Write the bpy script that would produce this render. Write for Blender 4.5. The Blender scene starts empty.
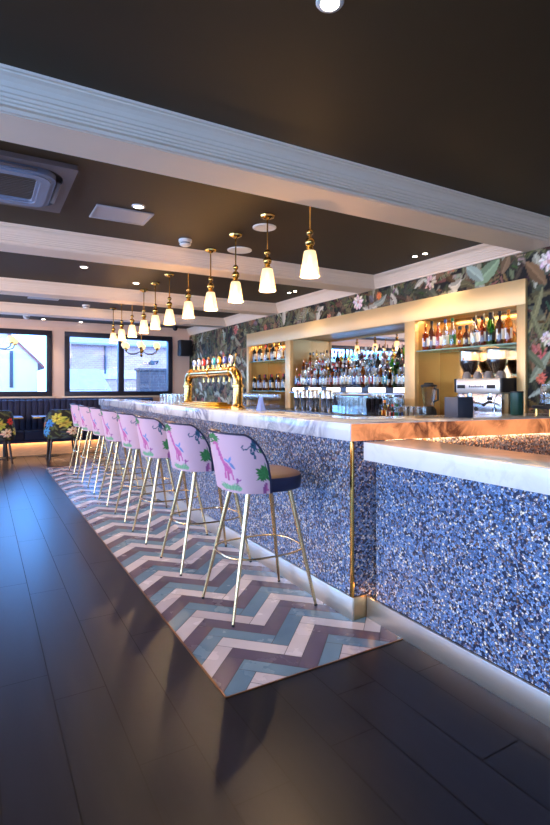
import bpy, bmesh, math, random
import numpy as np
from mathutils import Vector, Matrix

random.seed(7)
RNG = np.random.default_rng(11)
SC = bpy.context.scene
COL = SC.collection
PI = math.pi


def lin(c):
    return c / 12.92 if c <= 0.04045 else ((c + 0.055) / 1.055) ** 2.4


def srgb(r, g, b):
    return (lin(r / 255), lin(g / 255), lin(b / 255))


# ------------------------------------------------------------------ materials
def new_mat(name):
    m = bpy.data.materials.new(name)
    m.use_nodes = True
    nt = m.node_tree
    return m, nt, nt.nodes["Principled BSDF"]


def mat(name, col, rough=0.5, metal=0.0, emit=None, es=0.0, alpha=1.0, trans=0.0, spec=0.5, var=0.0, vscale=8.0,
        bump=0.0, bscale=60.0, coat=0.0, stretch=None):
    m, nt, p = new_mat(name)
    p.inputs["Base Color"].default_value = (*col, 1)
    p.inputs["Roughness"].default_value = rough
    p.inputs["Metallic"].default_value = metal
    p.inputs["Alpha"].default_value = alpha
    p.inputs["Transmission Weight"].default_value = trans
    p.inputs["Specular IOR Level"].default_value = spec
    p.inputs["Coat Weight"].default_value = coat
    if emit:
        p.inputs["Emission Color"].default_value = (*emit, 1)
        p.inputs["Emission Strength"].default_value = es
    if var > 0 or bump > 0:
        tc = nt.nodes.new("ShaderNodeTexCoord")
        mp = nt.nodes.new("ShaderNodeMapping")
        if stretch:
            mp.inputs["Scale"].default_value = stretch
        nt.links.new(tc.outputs["Object"], mp.inputs["Vector"])
        if var > 0:
            n = nt.nodes.new("ShaderNodeTexNoise")
            n.inputs["Scale"].default_value = vscale
            n.inputs["Detail"].default_value = 4
            nt.links.new(mp.outputs[0], n.inputs["Vector"])
            r = nt.nodes.new("ShaderNodeValToRGB")
            r.color_ramp.elements[0].position = 0.3
            r.color_ramp.elements[1].position = 0.7
            r.color_ramp.elements[0].color = (*[c * (1 - var) for c in col], 1)
            r.color_ramp.elements[1].color = (*[min(1, c * (1 + var)) for c in col], 1)
            nt.links.new(n.outputs["Fac"], r.inputs["Fac"])
            nt.links.new(r.outputs["Color"], p.inputs["Base Color"])
        if bump > 0:
            n2 = nt.nodes.new("ShaderNodeTexNoise")
            n2.inputs["Scale"].default_value = bscale
            nt.links.new(mp.outputs[0], n2.inputs["Vector"])
            b = nt.nodes.new("ShaderNodeBump")
            b.inputs["Strength"].default_value = bump
            b.inputs["Distance"].default_value = 0.01
            nt.links.new(n2.outputs["Fac"], b.inputs["Height"])
            nt.links.new(b.outputs[0], p.inputs["Normal"])
    return m


def attr_mat(name, rough=0.7, spec=0.3, bump=0.0):
    m, nt, p = new_mat(name)
    a = nt.nodes.new("ShaderNodeVertexColor")
    a.layer_name = "Pattern"
    nt.links.new(a.outputs["Color"], p.inputs["Base Color"])
    p.inputs["Roughness"].default_value = rough
    p.inputs["Specular IOR Level"].default_value = spec
    if bump:
        tc = nt.nodes.new("ShaderNodeTexCoord")
        n2 = nt.nodes.new("ShaderNodeTexNoise")
        n2.inputs["Scale"].default_value = 400
        nt.links.new(tc.outputs["Object"], n2.inputs["Vector"])
        b = nt.nodes.new("ShaderNodeBump")
        b.inputs["Strength"].default_value = bump
        b.inputs["Distance"].default_value = 0.002
        nt.links.new(n2.outputs["Fac"], b.inputs["Height"])
        nt.links.new(b.outputs[0], p.inputs["Normal"])
    return m


def island_mat(name, cols, rough=0.35, grain=0.15, gscale=(2, 30, 2), spec=0.5, coat=0.0, rvar=0.1):
    """planks / tiles: every loose island picks its own tint along a ramp, with a stretched grain"""
    m, nt, p = new_mat(name)
    g = nt.nodes.new("ShaderNodeNewGeometry")
    r = nt.nodes.new("ShaderNodeValToRGB")
    els = r.color_ramp.elements
    while len(els) < len(cols):
        els.new(0.5)
    for i, c in enumerate(cols):
        els[i].position = i / (len(cols) - 1)
        els[i].color = (*c, 1)
    nt.links.new(g.outputs["Random Per Island"], r.inputs["Fac"])
    tc = nt.nodes.new("ShaderNodeTexCoord")
    mp = nt.nodes.new("ShaderNodeMapping")
    mp.inputs["Scale"].default_value = gscale
    nt.links.new(tc.outputs["Object"], mp.inputs["Vector"])
    n = nt.nodes.new("ShaderNodeTexNoise")
    n.inputs["Scale"].default_value = 1.0
    n.inputs["Detail"].default_value = 6
    nt.links.new(mp.outputs[0], n.inputs["Vector"])
    mr = nt.nodes.new("ShaderNodeMapRange")
    mr.inputs["From Min"].default_value = 0.3
    mr.inputs["From Max"].default_value = 0.7
    mr.inputs["To Min"].default_value = 1 - grain
    mr.inputs["To Max"].default_value = 1 + grain
    nt.links.new(n.outputs["Fac"], mr.inputs["Value"])
    mx = nt.nodes.new("ShaderNodeVectorMath")
    mx.operation = "SCALE"
    nt.links.new(r.outputs["Color"], mx.inputs[0])
    nt.links.new(mr.outputs[0], mx.inputs["Scale"])
    nt.links.new(mx.outputs[0], p.inputs["Base Color"])
    mr2 = nt.nodes.new("ShaderNodeMapRange")
    mr2.inputs["To Min"].default_value = rough - rvar
    mr2.inputs["To Max"].default_value = rough + rvar
    nt.links.new(n.outputs["Fac"], mr2.inputs["Value"])
    nt.links.new(mr2.outputs[0], p.inputs["Roughness"])
    p.inputs["Specular IOR Level"].default_value = spec
    p.inputs["Coat Weight"].default_value = coat
    return m


def mosaic_mat(name, scale=96):
    m, nt, p = new_mat(name)
    tc = nt.nodes.new("ShaderNodeTexCoord")
    nz = nt.nodes.new("ShaderNodeTexVoronoi")
    nz.inputs["Scale"].default_value = scale
    nt.links.new(tc.outputs["Object"], nz.inputs["Vector"])
    sp = nt.nodes.new("ShaderNodeSeparateColor")
    nt.links.new(nz.outputs["Color"], sp.inputs["Color"])
    r = nt.nodes.new("ShaderNodeValToRGB")
    r.color_ramp.interpolation = "CONSTANT"
    stops = [(0.0, srgb(38, 48, 78)), (0.13, srgb(90, 118, 164)), (0.33, srgb(120, 154, 206)), (0.54, srgb(168, 186, 218)),
             (0.67, srgb(166, 150, 168)), (0.75, srgb(124, 98, 88)), (0.82, srgb(236, 226, 222)), (0.89, srgb(56, 66, 102)),
             (0.95, srgb(250, 236, 210))]
    els = r.color_ramp.elements
    while len(els) < len(stops):
        els.new(0.5)
    for i, (a, c) in enumerate(stops):
        els[i].position = a
        els[i].color = (*c, 1)
    nt.links.new(sp.outputs[0], r.inputs["Fac"])
    ed = nt.nodes.new("ShaderNodeTexVoronoi")
    ed.feature = "DISTANCE_TO_EDGE"
    ed.inputs["Scale"].default_value = scale
    nt.links.new(tc.outputs["Object"], ed.inputs["Vector"])
    er = nt.nodes.new("ShaderNodeMapRange")
    er.inputs["From Min"].default_value = 0.015
    er.inputs["From Max"].default_value = 0.07
    nt.links.new(ed.outputs["Distance"], er.inputs["Value"])
    mx = nt.nodes.new("ShaderNodeMix")
    mx.data_type = "RGBA"
    mx.inputs["A"].default_value = (0.012, 0.014, 0.022, 1)
    nt.links.new(er.outputs[0], mx.inputs["Factor"])
    nt.links.new(r.outputs["Color"], mx.inputs["B"])
    nt.links.new(mx.outputs["Result"], p.inputs["Base Color"])
    p.inputs["Roughness"].default_value = 0.28
    b = nt.nodes.new("ShaderNodeBump")
    b.inputs["Strength"].default_value = 0.8
    b.inputs["Distance"].default_value = 0.008
    add = nt.nodes.new("ShaderNodeMath")
    add.operation = "MULTIPLY_ADD"
    add.inputs[1].default_value = 0.6
    nt.links.new(sp.outputs[1], add.inputs[0])
    nt.links.new(er.outputs[0], add.inputs[2])
    nt.links.new(add.outputs[0], b.inputs["Height"])
    nt.links.new(b.outputs[0], p.inputs["Normal"])
    return m


def marble_mat(name, base, vein, glow=None, gs=0.0, scale=2.2, thresh=(0.0, 0.09), amount=0.8, rough=0.12):
    m, nt, p = new_mat(name)
    tc = nt.nodes.new("ShaderNodeTexCoord")
    n = nt.nodes.new("ShaderNodeTexNoise")
    n.inputs["Scale"].default_value = scale
    n.inputs["Detail"].default_value = 7
    n.inputs["Roughness"].default_value = 0.62
    n.inputs["Distortion"].default_value = 1.4
    nt.links.new(tc.outputs["Object"], n.inputs["Vector"])
    ab = nt.nodes.new("ShaderNodeMath")
    ab.operation = "SUBTRACT"
    ab.inputs[1].default_value = 0.5
    nt.links.new(n.outputs["Fac"], ab.inputs[0])
    ab2 = nt.nodes.new("ShaderNodeMath")
    ab2.operation = "ABSOLUTE"
    nt.links.new(ab.outputs[0], ab2.inputs[0])
    mr = nt.nodes.new("ShaderNodeMapRange")
    mr.inputs["From Min"].default_value = thresh[0]
    mr.inputs["From Max"].default_value = thresh[1]
    mr.inputs["To Min"].default_value = amount
    mr.inputs["To Max"].default_value = 0
    nt.links.new(ab2.outputs[0], mr.inputs["Value"])
    n2 = nt.nodes.new("ShaderNodeTexNoise")
    n2.inputs["Scale"].default_value = scale * 0.8
    nt.links.new(tc.outputs["Object"], n2.inputs["Vector"])
    mm = nt.nodes.new("ShaderNodeMapRange")
    mm.inputs["From Min"].default_value = 0.38
    mm.inputs["From Max"].default_value = 0.62
    nt.links.new(n2.outputs["Fac"], mm.inputs["Value"])
    mu = nt.nodes.new("ShaderNodeMath")
    mu.operation = "MULTIPLY"
    nt.links.new(mr.outputs[0], mu.inputs[0])
    nt.links.new(mm.outputs[0], mu.inputs[1])
    mx = nt.nodes.new("ShaderNodeMix")
    mx.data_type = "RGBA"
    mx.inputs["A"].default_value = (*base, 1)
    mx.inputs["B"].default_value = (*vein, 1)
    nt.links.new(mu.outputs[0], mx.inputs["Factor"])
    nt.links.new(mx.outputs["Result"], p.inputs["Base Color"])
    p.inputs["Roughness"].default_value = rough
    if glow:
        mg = nt.nodes.new("ShaderNodeMix")
        mg.data_type = "RGBA"
        mg.inputs["A"].default_value = (*glow, 1)
        mg.inputs["B"].default_value = (glow[0] * 0.12, glow[1] * 0.08, glow[2] * 0.05, 1)
        nt.links.new(mu.outputs[0], mg.inputs["Factor"])
        nt.links.new(mg.outputs["Result"], p.inputs["Emission Color"])
        p.inputs["Emission Strength"].default_value = gs
    return m


def pane_mat(name, tint=(0.95, 0.98, 1.0), refl=0.08):
    m, nt, p = new_mat(name)
    out = nt.nodes["Material Output"]
    nt.nodes.remove(p)
    t = nt.nodes.new("ShaderNodeBsdfTransparent")
    t.inputs["Color"].default_value = (*tint, 1)
    g = nt.nodes.new("ShaderNodeBsdfGlossy")
    g.inputs["Roughness"].default_value = 0.02
    mx = nt.nodes.new("ShaderNodeMixShader")
    mx.inputs["Fac"].default_value = refl
    nt.links.new(t.outputs[0], mx.inputs[1])
    nt.links.new(g.outputs[0], mx.inputs[2])
    nt.links.new(mx.outputs[0], out.inputs["Surface"])
    return m


M = {}
M["plank"] = island_mat("dark stained oak planks", [srgb(17, 17, 25), srgb(24, 23, 31), srgb(20, 20, 28), srgb(28, 26, 33)],
                        rough=0.33, grain=0.14, gscale=(26, 2.4, 2), spec=0.28, rvar=0.012)
M["groove"] = mat("plank joints", srgb(16, 14, 17), 0.7)
M["tile_white"] = island_mat("pale tiles", [srgb(190, 178, 186), srgb(214, 204, 208), srgb(200, 192, 200)], rough=0.27, grain=0.06, gscale=(6, 6, 6), rvar=0.02)
M["tile_mauve"] = island_mat("mauve tiles", [srgb(84, 70, 88), srgb(104, 88, 104), srgb(92, 80, 100)], rough=0.27, grain=0.1, gscale=(6, 6, 6), rvar=0.02)
M["tile_blue"] = island_mat("teal blue tiles", [srgb(84, 116, 142), srgb(110, 138, 158), srgb(96, 126, 150)], rough=0.27, grain=0.08, gscale=(6, 6, 6), rvar=0.02)
M["grout"] = mat("grout", srgb(60, 56, 62), 0.8)
M["bronze"] = mat("bronze edging", srgb(150, 110, 80), 0.35, 0.9)
M["ceiling"] = mat("dark olive brown paint", srgb(54, 40, 18), 0.6, var=0.05, vscale=3)
M["white_trim"] = mat("white plaster moulding", srgb(238, 218, 196), 0.5, var=0.02, vscale=5)
M["salmon"] = mat("warm cream wall paint", srgb(232, 198, 176), 0.7, var=0.04, vscale=2)
M["plain_dark"] = mat("dark paint", srgb(60, 58, 54), 0.7)
M["frame_dark"] = mat("black navy window frame", srgb(38, 38, 50), 0.45)
M["pane"] = pane_mat("window glass")
M["wallpaper"] = attr_mat("botanical wallpaper", 0.75, 0.2)
M["fabric_pink"] = attr_mat("pink printed velvet", 0.75, 0.25, bump=0.3)
M["fabric_dark"] = attr_mat("dark floral velvet", 0.75, 0.25, bump=0.3)
M["mosaic"] = mosaic_mat("blue chip mosaic")
M["marble"] = marble_mat("white veined marble", srgb(226, 226, 230), srgb(120, 124, 146), scale=3.8, thresh=(0.0, 0.10), amount=0.95)
M["marble_soft"] = marble_mat("white marble", srgb(222, 226, 230), srgb(170, 176, 188), scale=1.8, thresh=(0.0, 0.06), amount=0.5)
M["onyx"] = marble_mat("backlit onyx", srgb(116, 84, 70), srgb(70, 56, 52), glow=(1.0, 0.34, 0.12), gs=0.52, scale=4.2, thresh=(0.0, 0.14), amount=1.0)
M["plinth"] = mat("brushed champagne metal", srgb(205, 196, 184), 0.36, 0.85, var=0.06, vscale=3, stretch=(1, 0.15, 6))
M["plinth_gold"] = mat("brushed gold metal", srgb(190, 160, 120), 0.36, 0.85)
M["black"] = mat("matt black", srgb(24, 24, 28), 0.6)
M["brass"] = mat("polished brass", srgb(226, 178, 96), 0.18, 1.0)
M["pale_brass"] = mat("pale brass tube", srgb(226, 192, 142), 0.24, 1.0)
M["gold_panel"] = mat("brushed gold panel", srgb(198, 160, 106), 0.36, 0.8, var=0.06, vscale=2, stretch=(1, 6, 0.3))
M["fascia"] = mat("pale gold fascia", srgb(234, 194, 134), 0.42, 0.45, var=0.03, vscale=2, stretch=(1, 0.4, 3))
M["mirror"] = mat("mirror", (0.86, 0.84, 0.8), 0.02, 1.0)
M["bronze_mirror"] = mat("bronze mirror", srgb(190, 154, 104), 0.16, 1.0)
M["shelf_glass"] = mat("green edged glass shelf", srgb(150, 196, 182), 0.08, alpha=0.6)
M["steel"] = mat("stainless steel", (0.62, 0.62, 0.63), 0.22, 1.0)
M["satin"] = mat("satin silver panel", (0.80, 0.77, 0.70), 0.33, 0.55)
M["chrome"] = mat("chrome", (0.8, 0.8, 0.8), 0.08, 1.0)
M["lit_white"] = mat("lit diffuser", (0.9, 0.9, 0.85), 0.5, emit=(1.0, 0.86, 0.62), es=1.8)
M["counter_dark"] = mat("dark back counter", srgb(48, 44, 46), 0.25)
M["navy_leather"] = mat("navy leather", srgb(22, 28, 62), 0.5, bump=0.1, bscale=200)
M["navy_velvet"] = mat("navy velvet", srgb(20, 26, 58), 0.75)
M["tan_leather"] = mat("tan leather", srgb(104, 74, 58), 0.4, bump=0.06, bscale=200)
M["wood_dark"] = mat("dark wood legs", srgb(40, 28, 26), 0.4)
M["wood_light"] = mat("light oak panel", srgb(206, 160, 118), 0.5, var=0.12, vscale=5, stretch=(2, 1, 14))
M["table_top"] = mat("pale blue table top", srgb(150, 160, 190), 0.2)
M["shade"] = mat("opal glass shade", srgb(196, 176, 140), 0.3, emit=(1.0, 0.76, 0.44), es=0.62)
# opal glass lets part of the bulb's light straight through
_nt = M["shade"].node_tree
_p = _nt.nodes["Principled BSDF"]
_t = _nt.nodes.new("ShaderNodeBsdfTransparent")
_t.inputs["Color"].default_value = (1.0, 0.86, 0.62, 1)
_mx = _nt.nodes.new("ShaderNodeMixShader")
_mx.inputs["Fac"].default_value = 0.38
_nt.links.new(_p.outputs[0], _mx.inputs[1])
_nt.links.new(_t.outputs[0], _mx.inputs[2])
_nt.links.new(_mx.outputs[0], _nt.nodes["Material Output"].inputs["Surface"])
M["bulb"] = mat("lit bulb", (1, 0.9, 0.7), 0.3, emit=(1.0, 0.84, 0.58), es=6.0)
M["lamp_disc"] = mat("downlight lens", (1, 1, 1), 0.3, emit=(1.0, 0.86, 0.66), es=14.0)
M["plastic_white"] = mat("white plastic", srgb(226, 226, 224), 0.4)
M["ac_plate"] = mat("grey cassette plate", srgb(100, 92, 94), 0.4)
M["ac_ring"] = mat("pale blue grey cassette cover", srgb(128, 138, 160), 0.25)
M["vent_panel"] = mat("pale vent", srgb(164, 164, 172), 0.35)
M["ac_grille"] = mat("taupe grille", srgb(96, 84, 76), 0.5)
M["speaker"] = mat("speaker cloth", srgb(34, 34, 38), 0.7)
def glass_mat(name, tint, edge=0.55, base=0.06):
    m, nt, p = new_mat(name)
    out = nt.nodes["Material Output"]
    nt.nodes.remove(p)
    t = nt.nodes.new("ShaderNodeBsdfTransparent")
    t.inputs["Color"].default_value = (*tint, 1)
    g = nt.nodes.new("ShaderNodeBsdfGlossy")
    g.inputs["Roughness"].default_value = 0.05
    lw = nt.nodes.new("ShaderNodeLayerWeight")
    lw.inputs["Blend"].default_value = 0.35
    mr = nt.nodes.new("ShaderNodeMapRange")
    mr.inputs["To Min"].default_value = base
    mr.inputs["To Max"].default_value = edge
    nt.links.new(lw.outputs["Facing"], mr.inputs["Value"])
    mx = nt.nodes.new("ShaderNodeMixShader")
    nt.links.new(mr.outputs[0], mx.inputs["Fac"])
    nt.links.new(t.outputs[0], mx.inputs[1])
    nt.links.new(g.outputs[0], mx.inputs[2])
    nt.links.new(mx.outputs[0], out.inputs["Surface"])
    return m


M["clear_glass"] = glass_mat("clear glass", (0.972, 0.982, 0.982), 0.75, 0.07)
M["beans"] = mat("coffee beans", srgb(52, 30, 20), 0.6, var=0.4, vscale=120)
M["green_tin"] = mat("dark green tin", srgb(22, 66, 54), 0.35)
M["blue_cloth"] = mat("blue cloth", srgb(120, 142, 206), 0.8)
M["charcoal"] = mat("charcoal box", srgb(58, 62, 74), 0.5)
M["cup"] = mat("coffee cup glaze", srgb(150, 140, 134), 0.25)
M["brick"] = None


def brick_mat(name, c1, c2, mortar, scale=4.0):
    m, nt, p = new_mat(name)
    tc = nt.nodes.new("ShaderNodeTexCoord")
    mp = nt.nodes.new("ShaderNodeMapping")
    mp.inputs["Rotation"].default_value = (PI / 2, 0, 0)
    nt.links.new(tc.outputs["Object"], mp.inputs["Vector"])
    b = nt.nodes.new("ShaderNodeTexBrick")
    b.inputs["Scale"].default_value = scale
    b.inputs["Color1"].default_value = (*c1, 1)
    b.inputs["Color2"].default_value = (*c2, 1)
    b.inputs["Mortar"].default_value = (*mortar, 1)
    b.inputs["Mortar Size"].default_value = 0.015
    nt.links.new(mp.outputs[0], b.inputs["Vector"])
    nt.links.new(b.outputs["Color"], p.inputs["Base Color"])
    p.inputs["Roughness"].default_value = 0.85
    return m


M["brick"] = brick_mat("pink brick", srgb(158, 104, 98), srgb(172, 118, 108), srgb(180, 156, 148), 3.2)
M["brick_dark"] = brick_mat("brown brick", srgb(52, 36, 38), srgb(68, 46, 44), srgb(84, 74, 72), 3.2)
M["render_white"] = mat("white render", srgb(182, 168, 160), 0.8)
M["roof_red"] = mat("red roof tiles", srgb(120, 58, 54), 0.8, var=0.15, vscale=6)
M["roof_grey"] = mat("grey pink roof tiles", srgb(128, 112, 112), 0.8, var=0.1, vscale=6)
M["pavement"] = mat("pavement", srgb(112, 110, 110), 0.8, var=0.1, vscale=3)


# ------------------------------------------------------------------ mesh builder
class MB:
    def __init__(self):
        self.v, self.f, self.mi, self.sm, self.c = [], [], [], [], None

    def add(self, verts, faces, mi=0, smooth=False):
        o = len(self.v)
        self.v += [tuple(p) for p in verts]
        for f in faces:
            self.f.append(tuple(i + o for i in f))
            self.mi.append(mi)
            self.sm.append(smooth)

    def from_bm(self, bm, mi=0, smooth=False, mtx=None, soft=None):
        bm.verts.index_update()
        vs = [(mtx @ v.co) if mtx else v.co.copy() for v in bm.verts]
        n0 = len(self.sm)
        self.add(vs, [[v.index for v in f.verts] for f in bm.faces], mi, smooth)
        if soft is not None:
            for k, f in enumerate(bm.faces):
                self.sm[n0 + k] = f in soft
        bm.free()

    def box(self, a, b, bev=0.0, mi=0, mtx=None, seg=2):
        bm = bmesh.new()
        bmesh.ops.create_cube(bm, size=1)
        s = [abs(b[i] - a[i]) for i in range(3)]
        c = [(a[i] + b[i]) / 2 for i in range(3)]
        for v in bm.verts:
            v.co = Vector((v.co[i] * s[i] + c[i] for i in range(3)))
        if bev > 0:
            soft = set(bmesh.ops.bevel(bm, geom=bm.edges[:], offset=bev, segments=seg, affect="EDGES", profile=0.5)["faces"])
            self.from_bm(bm, mi, False, mtx, soft)
        else:
            self.from_bm(bm, mi, False, mtx)

    def prism(self, pts, z0, z1, mi=0, bev=0.0, smooth=False):
        bm = bmesh.new()
        lo = [bm.verts.new((x, y, z0)) for x, y in pts]
        hi = [bm.verts.new((x, y, z1)) for x, y in pts]
        n = len(pts)
        bm.faces.new(lo[::-1])
        bm.faces.new(hi)
        for i in range(n):
            bm.faces.new((lo[i], lo[(i + 1) % n], hi[(i + 1) % n], hi[i]))
        bmesh.ops.recalc_face_normals(bm, faces=bm.faces[:])
        if bev > 0:
            soft = set(bmesh.ops.bevel(bm, geom=[e for e in bm.edges], offset=bev, segments=2, affect="EDGES", profile=0.5)["faces"])
            self.from_bm(bm, mi, False, None, soft)
        else:
            self.from_bm(bm, mi, smooth)

    def lathe(self, prof, n=20, at=(0, 0, 0), mi=0, mtx=None, smooth=True, a0=0.0, a1=2 * PI):
        full = abs(a1 - a0 - 2 * PI) < 1e-6
        k = n if full else n + 1
        vs, fs = [], []
        for r, z in prof:
            for i in range(k):
                t = a0 + (a1 - a0) * i / n
                p = Vector((r * math.cos(t), r * math.sin(t), z))
                if mtx:
                    p = mtx @ p
                vs.append((p.x + at[0], p.y + at[1], p.z + at[2]))
        for j in range(len(prof) - 1):
            for i in range(n):
                i2 = (i + 1) % k
                fs.append((j * k + i, j * k + i2, (j + 1) * k + i2, (j + 1) * k + i))
        self.add(vs, fs, mi, smooth)
        if full:
            if prof[0][0] > 1e-5:
                self.add(vs[:k], [tuple(range(k))[::-1]], mi, False)
            if prof[-1][0] > 1e-5:
                self.add(vs[-k:], [tuple(range(k))], mi, False)

    def tube(self, pts, r, n=10, closed=False, mi=0, caps=True):
        pts = [Vector(p) for p in pts]
        m = len(pts)
        rs = r if isinstance(r, (list, tuple)) else [r] * m
        vs, fs = [], []
        prev = None
        for i in range(m):
            if closed:
                t = (pts[(i + 1) % m] - pts[i - 1]).normalized()
            else:
                t = (pts[min(i + 1, m - 1)] - pts[max(i - 1, 0)]).normalized()
            if prev is None:
                ref = Vector((0, 0, 1)) if abs(t.z) < 0.9 else Vector((1, 0, 0))
                u = t.cross(ref).normalized()
            else:
                u = (prev - t * prev.dot(t)).normalized()
            prev = u
            w = t.cross(u)
            for k in range(n):
                a = 2 * PI * k / n
                vs.append(pts[i] + (u * math.cos(a) + w * math.sin(a)) * rs[i])
        for i in range(m if closed else m - 1):
            j = (i + 1) % m
            for k in range(n):
                k2 = (k + 1) % n
                fs.append((i * n + k, i * n + k2, j * n + k2, j * n + k))
        self.add(vs, fs, mi, True)
        if caps and not closed:
            self.add(vs[:n], [tuple(range(n))], mi)
            self.add(vs[-n:], [tuple(range(n))[::-1]], mi)

    def sphere(self, c, r, n=16, mi=0, sz=1.0):
        prof = [(max(1e-6, r * math.sin(PI * i / 10)), -r * sz * math.cos(PI * i / 10)) for i in range(11)]
        self.lathe(prof, n, c, mi)

    def grid(self, fn, nu, nv, mi=0, smooth=True):
        vs = [fn(i / nu, j / nv) for j in range(nv + 1) for i in range(nu + 1)]
        k = nu + 1
        fs = [(j * k + i, j * k + i + 1, (j + 1) * k + i + 1, (j + 1) * k + i) for j in range(nv) for i in range(nu)]
        self.add(vs, fs, mi, smooth)

    def build(self, name, mats, parent=None, sharp=40, loc=None):
        if not isinstance(mats, (list, tuple)):
            mats = [mats]
        me = bpy.data.meshes.new(name)
        me.from_pydata(self.v, [], self.f)
        for m in mats:
            me.materials.append(m)
        me.polygons.foreach_set("material_index", self.mi)
        me.polygons.foreach_set("use_smooth", self.sm)
        me.validate()
        if any(self.sm):
            me.set_sharp_from_angle(angle=math.radians(sharp))
        me.update()
        o = bpy.data.objects.new(name, me)
        COL.objects.link(o)
        if parent:
            o.parent = parent
        if loc:
            o.location = loc
        return o


def fix_normals(o):
    bm = bmesh.new()
    bm.from_mesh(o.data)
    bmesh.ops.recalc_face_normals(bm, faces=bm.faces[:])
    bm.to_mesh(o.data)
    bm.free()
    return o


def tag(o, label=None, cat=None, group=None, kind=None):
    if label:
        o["label"] = label
    if cat:
        o["category"] = cat
    if group:
        o["group"] = group
    if kind:
        o["kind"] = kind
    return o


def thing(name, label, cat, loc=(0, 0, 0), rz=0.0, group=None):
    o = bpy.data.objects.new(name, None)
    o.empty_display_size = 0.1
    COL.objects.link(o)
    o.location = loc
    o.rotation_euler = (0, 0, rz)
    return tag(o, label, cat, group)


def struct(o):
    return tag(o, kind="structure")


def dup(root, loc, rz=None, label=None, scale=None):
    r = root.copy()
    COL.objects.link(r)
    r.location = loc
    if rz is not None:
        r.rotation_euler = (0, 0, rz)
    if scale:
        r.scale = scale
    if label:
        r["label"] = label
    for ch in list(root.children):
        c = ch.copy()
        COL.objects.link(c)
        c.parent = r
        for g in list(ch.children):
            d = g.copy()
            COL.objects.link(d)
            d.parent = c
    return r


ORD = ["first", "second", "third", "fourth", "fifth", "sixth", "seventh", "eighth", "ninth", "tenth", "eleventh", "twelfth",
       "thirteenth", "fourteenth", "fifteenth", "sixteenth", "seventeenth", "eighteenth", "nineteenth", "twentieth",
       "twenty-first", "twenty-second", "twenty-third", "twenty-fourth", "twenty-fifth", "twenty-sixth", "twenty-seventh",
       "twenty-eighth", "twenty-ninth", "thirtieth", "thirty-first", "thirty-second"]


def light(name, kind, loc, energy, color, size=0.1, size_y=None, rot=None, spot=None, blend=0.6, target=None):
    l = bpy.data.lights.new(name, kind)
    l.energy = energy
    l.color = color
    if kind == "AREA":
        l.size = size
        if size_y:
            l.shape = "RECTANGLE"
            l.size_y = size_y
    elif kind in ("POINT", "SPOT"):
        l.shadow_soft_size = size
    if kind == "SPOT":
        l.spot_size = spot
        l.spot_blend = blend
    o = bpy.data.objects.new(name, l)
    COL.objects.link(o)
    o.location = loc
    if rot:
        o.rotation_euler = rot
    return o


# ------------------------------------------------------------------ camera
cam_d = bpy.data.cameras.new("camera")
cam_d.sensor_fit = "HORIZONTAL"
cam_d.sensor_width = 36.0
cam_d.lens = 509.0 / 550.0 * 36.0
cam_d.shift_y = -25.0 / 550.0
cam_d.clip_start = 0.05
cam = bpy.data.objects.new("camera", cam_d)
COL.objects.link(cam)
cam.location = (0, 0, 1.30)
cam.rotation_euler = (PI / 2, 0, -math.radians(29.93))
SC.camera = cam

# ------------------------------------------------------------------ key planes (metres; Y runs along the bar, X across it)
XW = 4.20       # wall behind the bar
XL = -4.6       # wall with the street windows
YF = 11.30      # wall with the two big windows
YN = -4.5
ZC = 2.65
ZB = 2.51       # underside of beams

# ------------------------------------------------------------------ floor
mb = MB()
mb.add([(XL, YN, -0.003), (4.8, YN, -0.003), (4.8, YF + 0.2, -0.003), (XL, YF + 0.2, -0.003)], [(0, 1, 2, 3)], 1)
mb.add([(XL, YN, -0.1), (4.8, YN, -0.1), (4.8, YF + 0.2, -0.1), (XL, YF + 0.2, -0.1)], [(3, 2, 1, 0)], 1)
W = 0.2085
k0 = int((XL - 0.885) / W) - 1
starts = {}
for k in range(k0, 17):
    xa, xb = 0.885 + k * W, 0.885 + (k + 1) * W
    if xb < XL or xa > 4.2:
        continue
    rnd = random.Random(k * 13 + 5)
    y = YN - rnd.random() * 1.4
    if k == -3:
        y = 2.29 - 1.25 * 6
    if k == -2:
        y = 1.75 - 1.25 * 6
    while y < YF:
        ln = 1.25
        a, b = max(y, YN), min(y + ln, YF)
        if b - a > 0.05:
            g = 0.0022
            mb.add([(xa + g, a + g, 0), (xb - g, a + g, 0), (xb - g, b - g, 0), (xa + g, b - g, 0)], [(0, 1, 2, 3)], 0)
        y += ln
floor = struct(mb.build("floor", [M["plank"], M["groove"]]))

# chevron / herringbone tiled strip in front of the bar
TX0, TX1, TY0, TY1 = 0.885, 1.90, 1.948, 8.95


def clip_poly(poly, axis, val, keep_less):
    out = []
    n = len(poly)
    for i in range(n):
        a, b = poly[i], poly[(i + 1) % n]
        ia = (a[axis] <= val) if keep_less else (a[axis] >= val)
        ib = (b[axis] <= val) if keep_less else (b[axis] >= val)
        if ia:
            out.append(a)
        if ia != ib:
            t = (val - a[axis]) / (b[axis] - a[axis])
            out.append((a[0] + (b[0] - a[0]) * t, a[1] + (b[1] - a[1]) * t))
    return out


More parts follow.
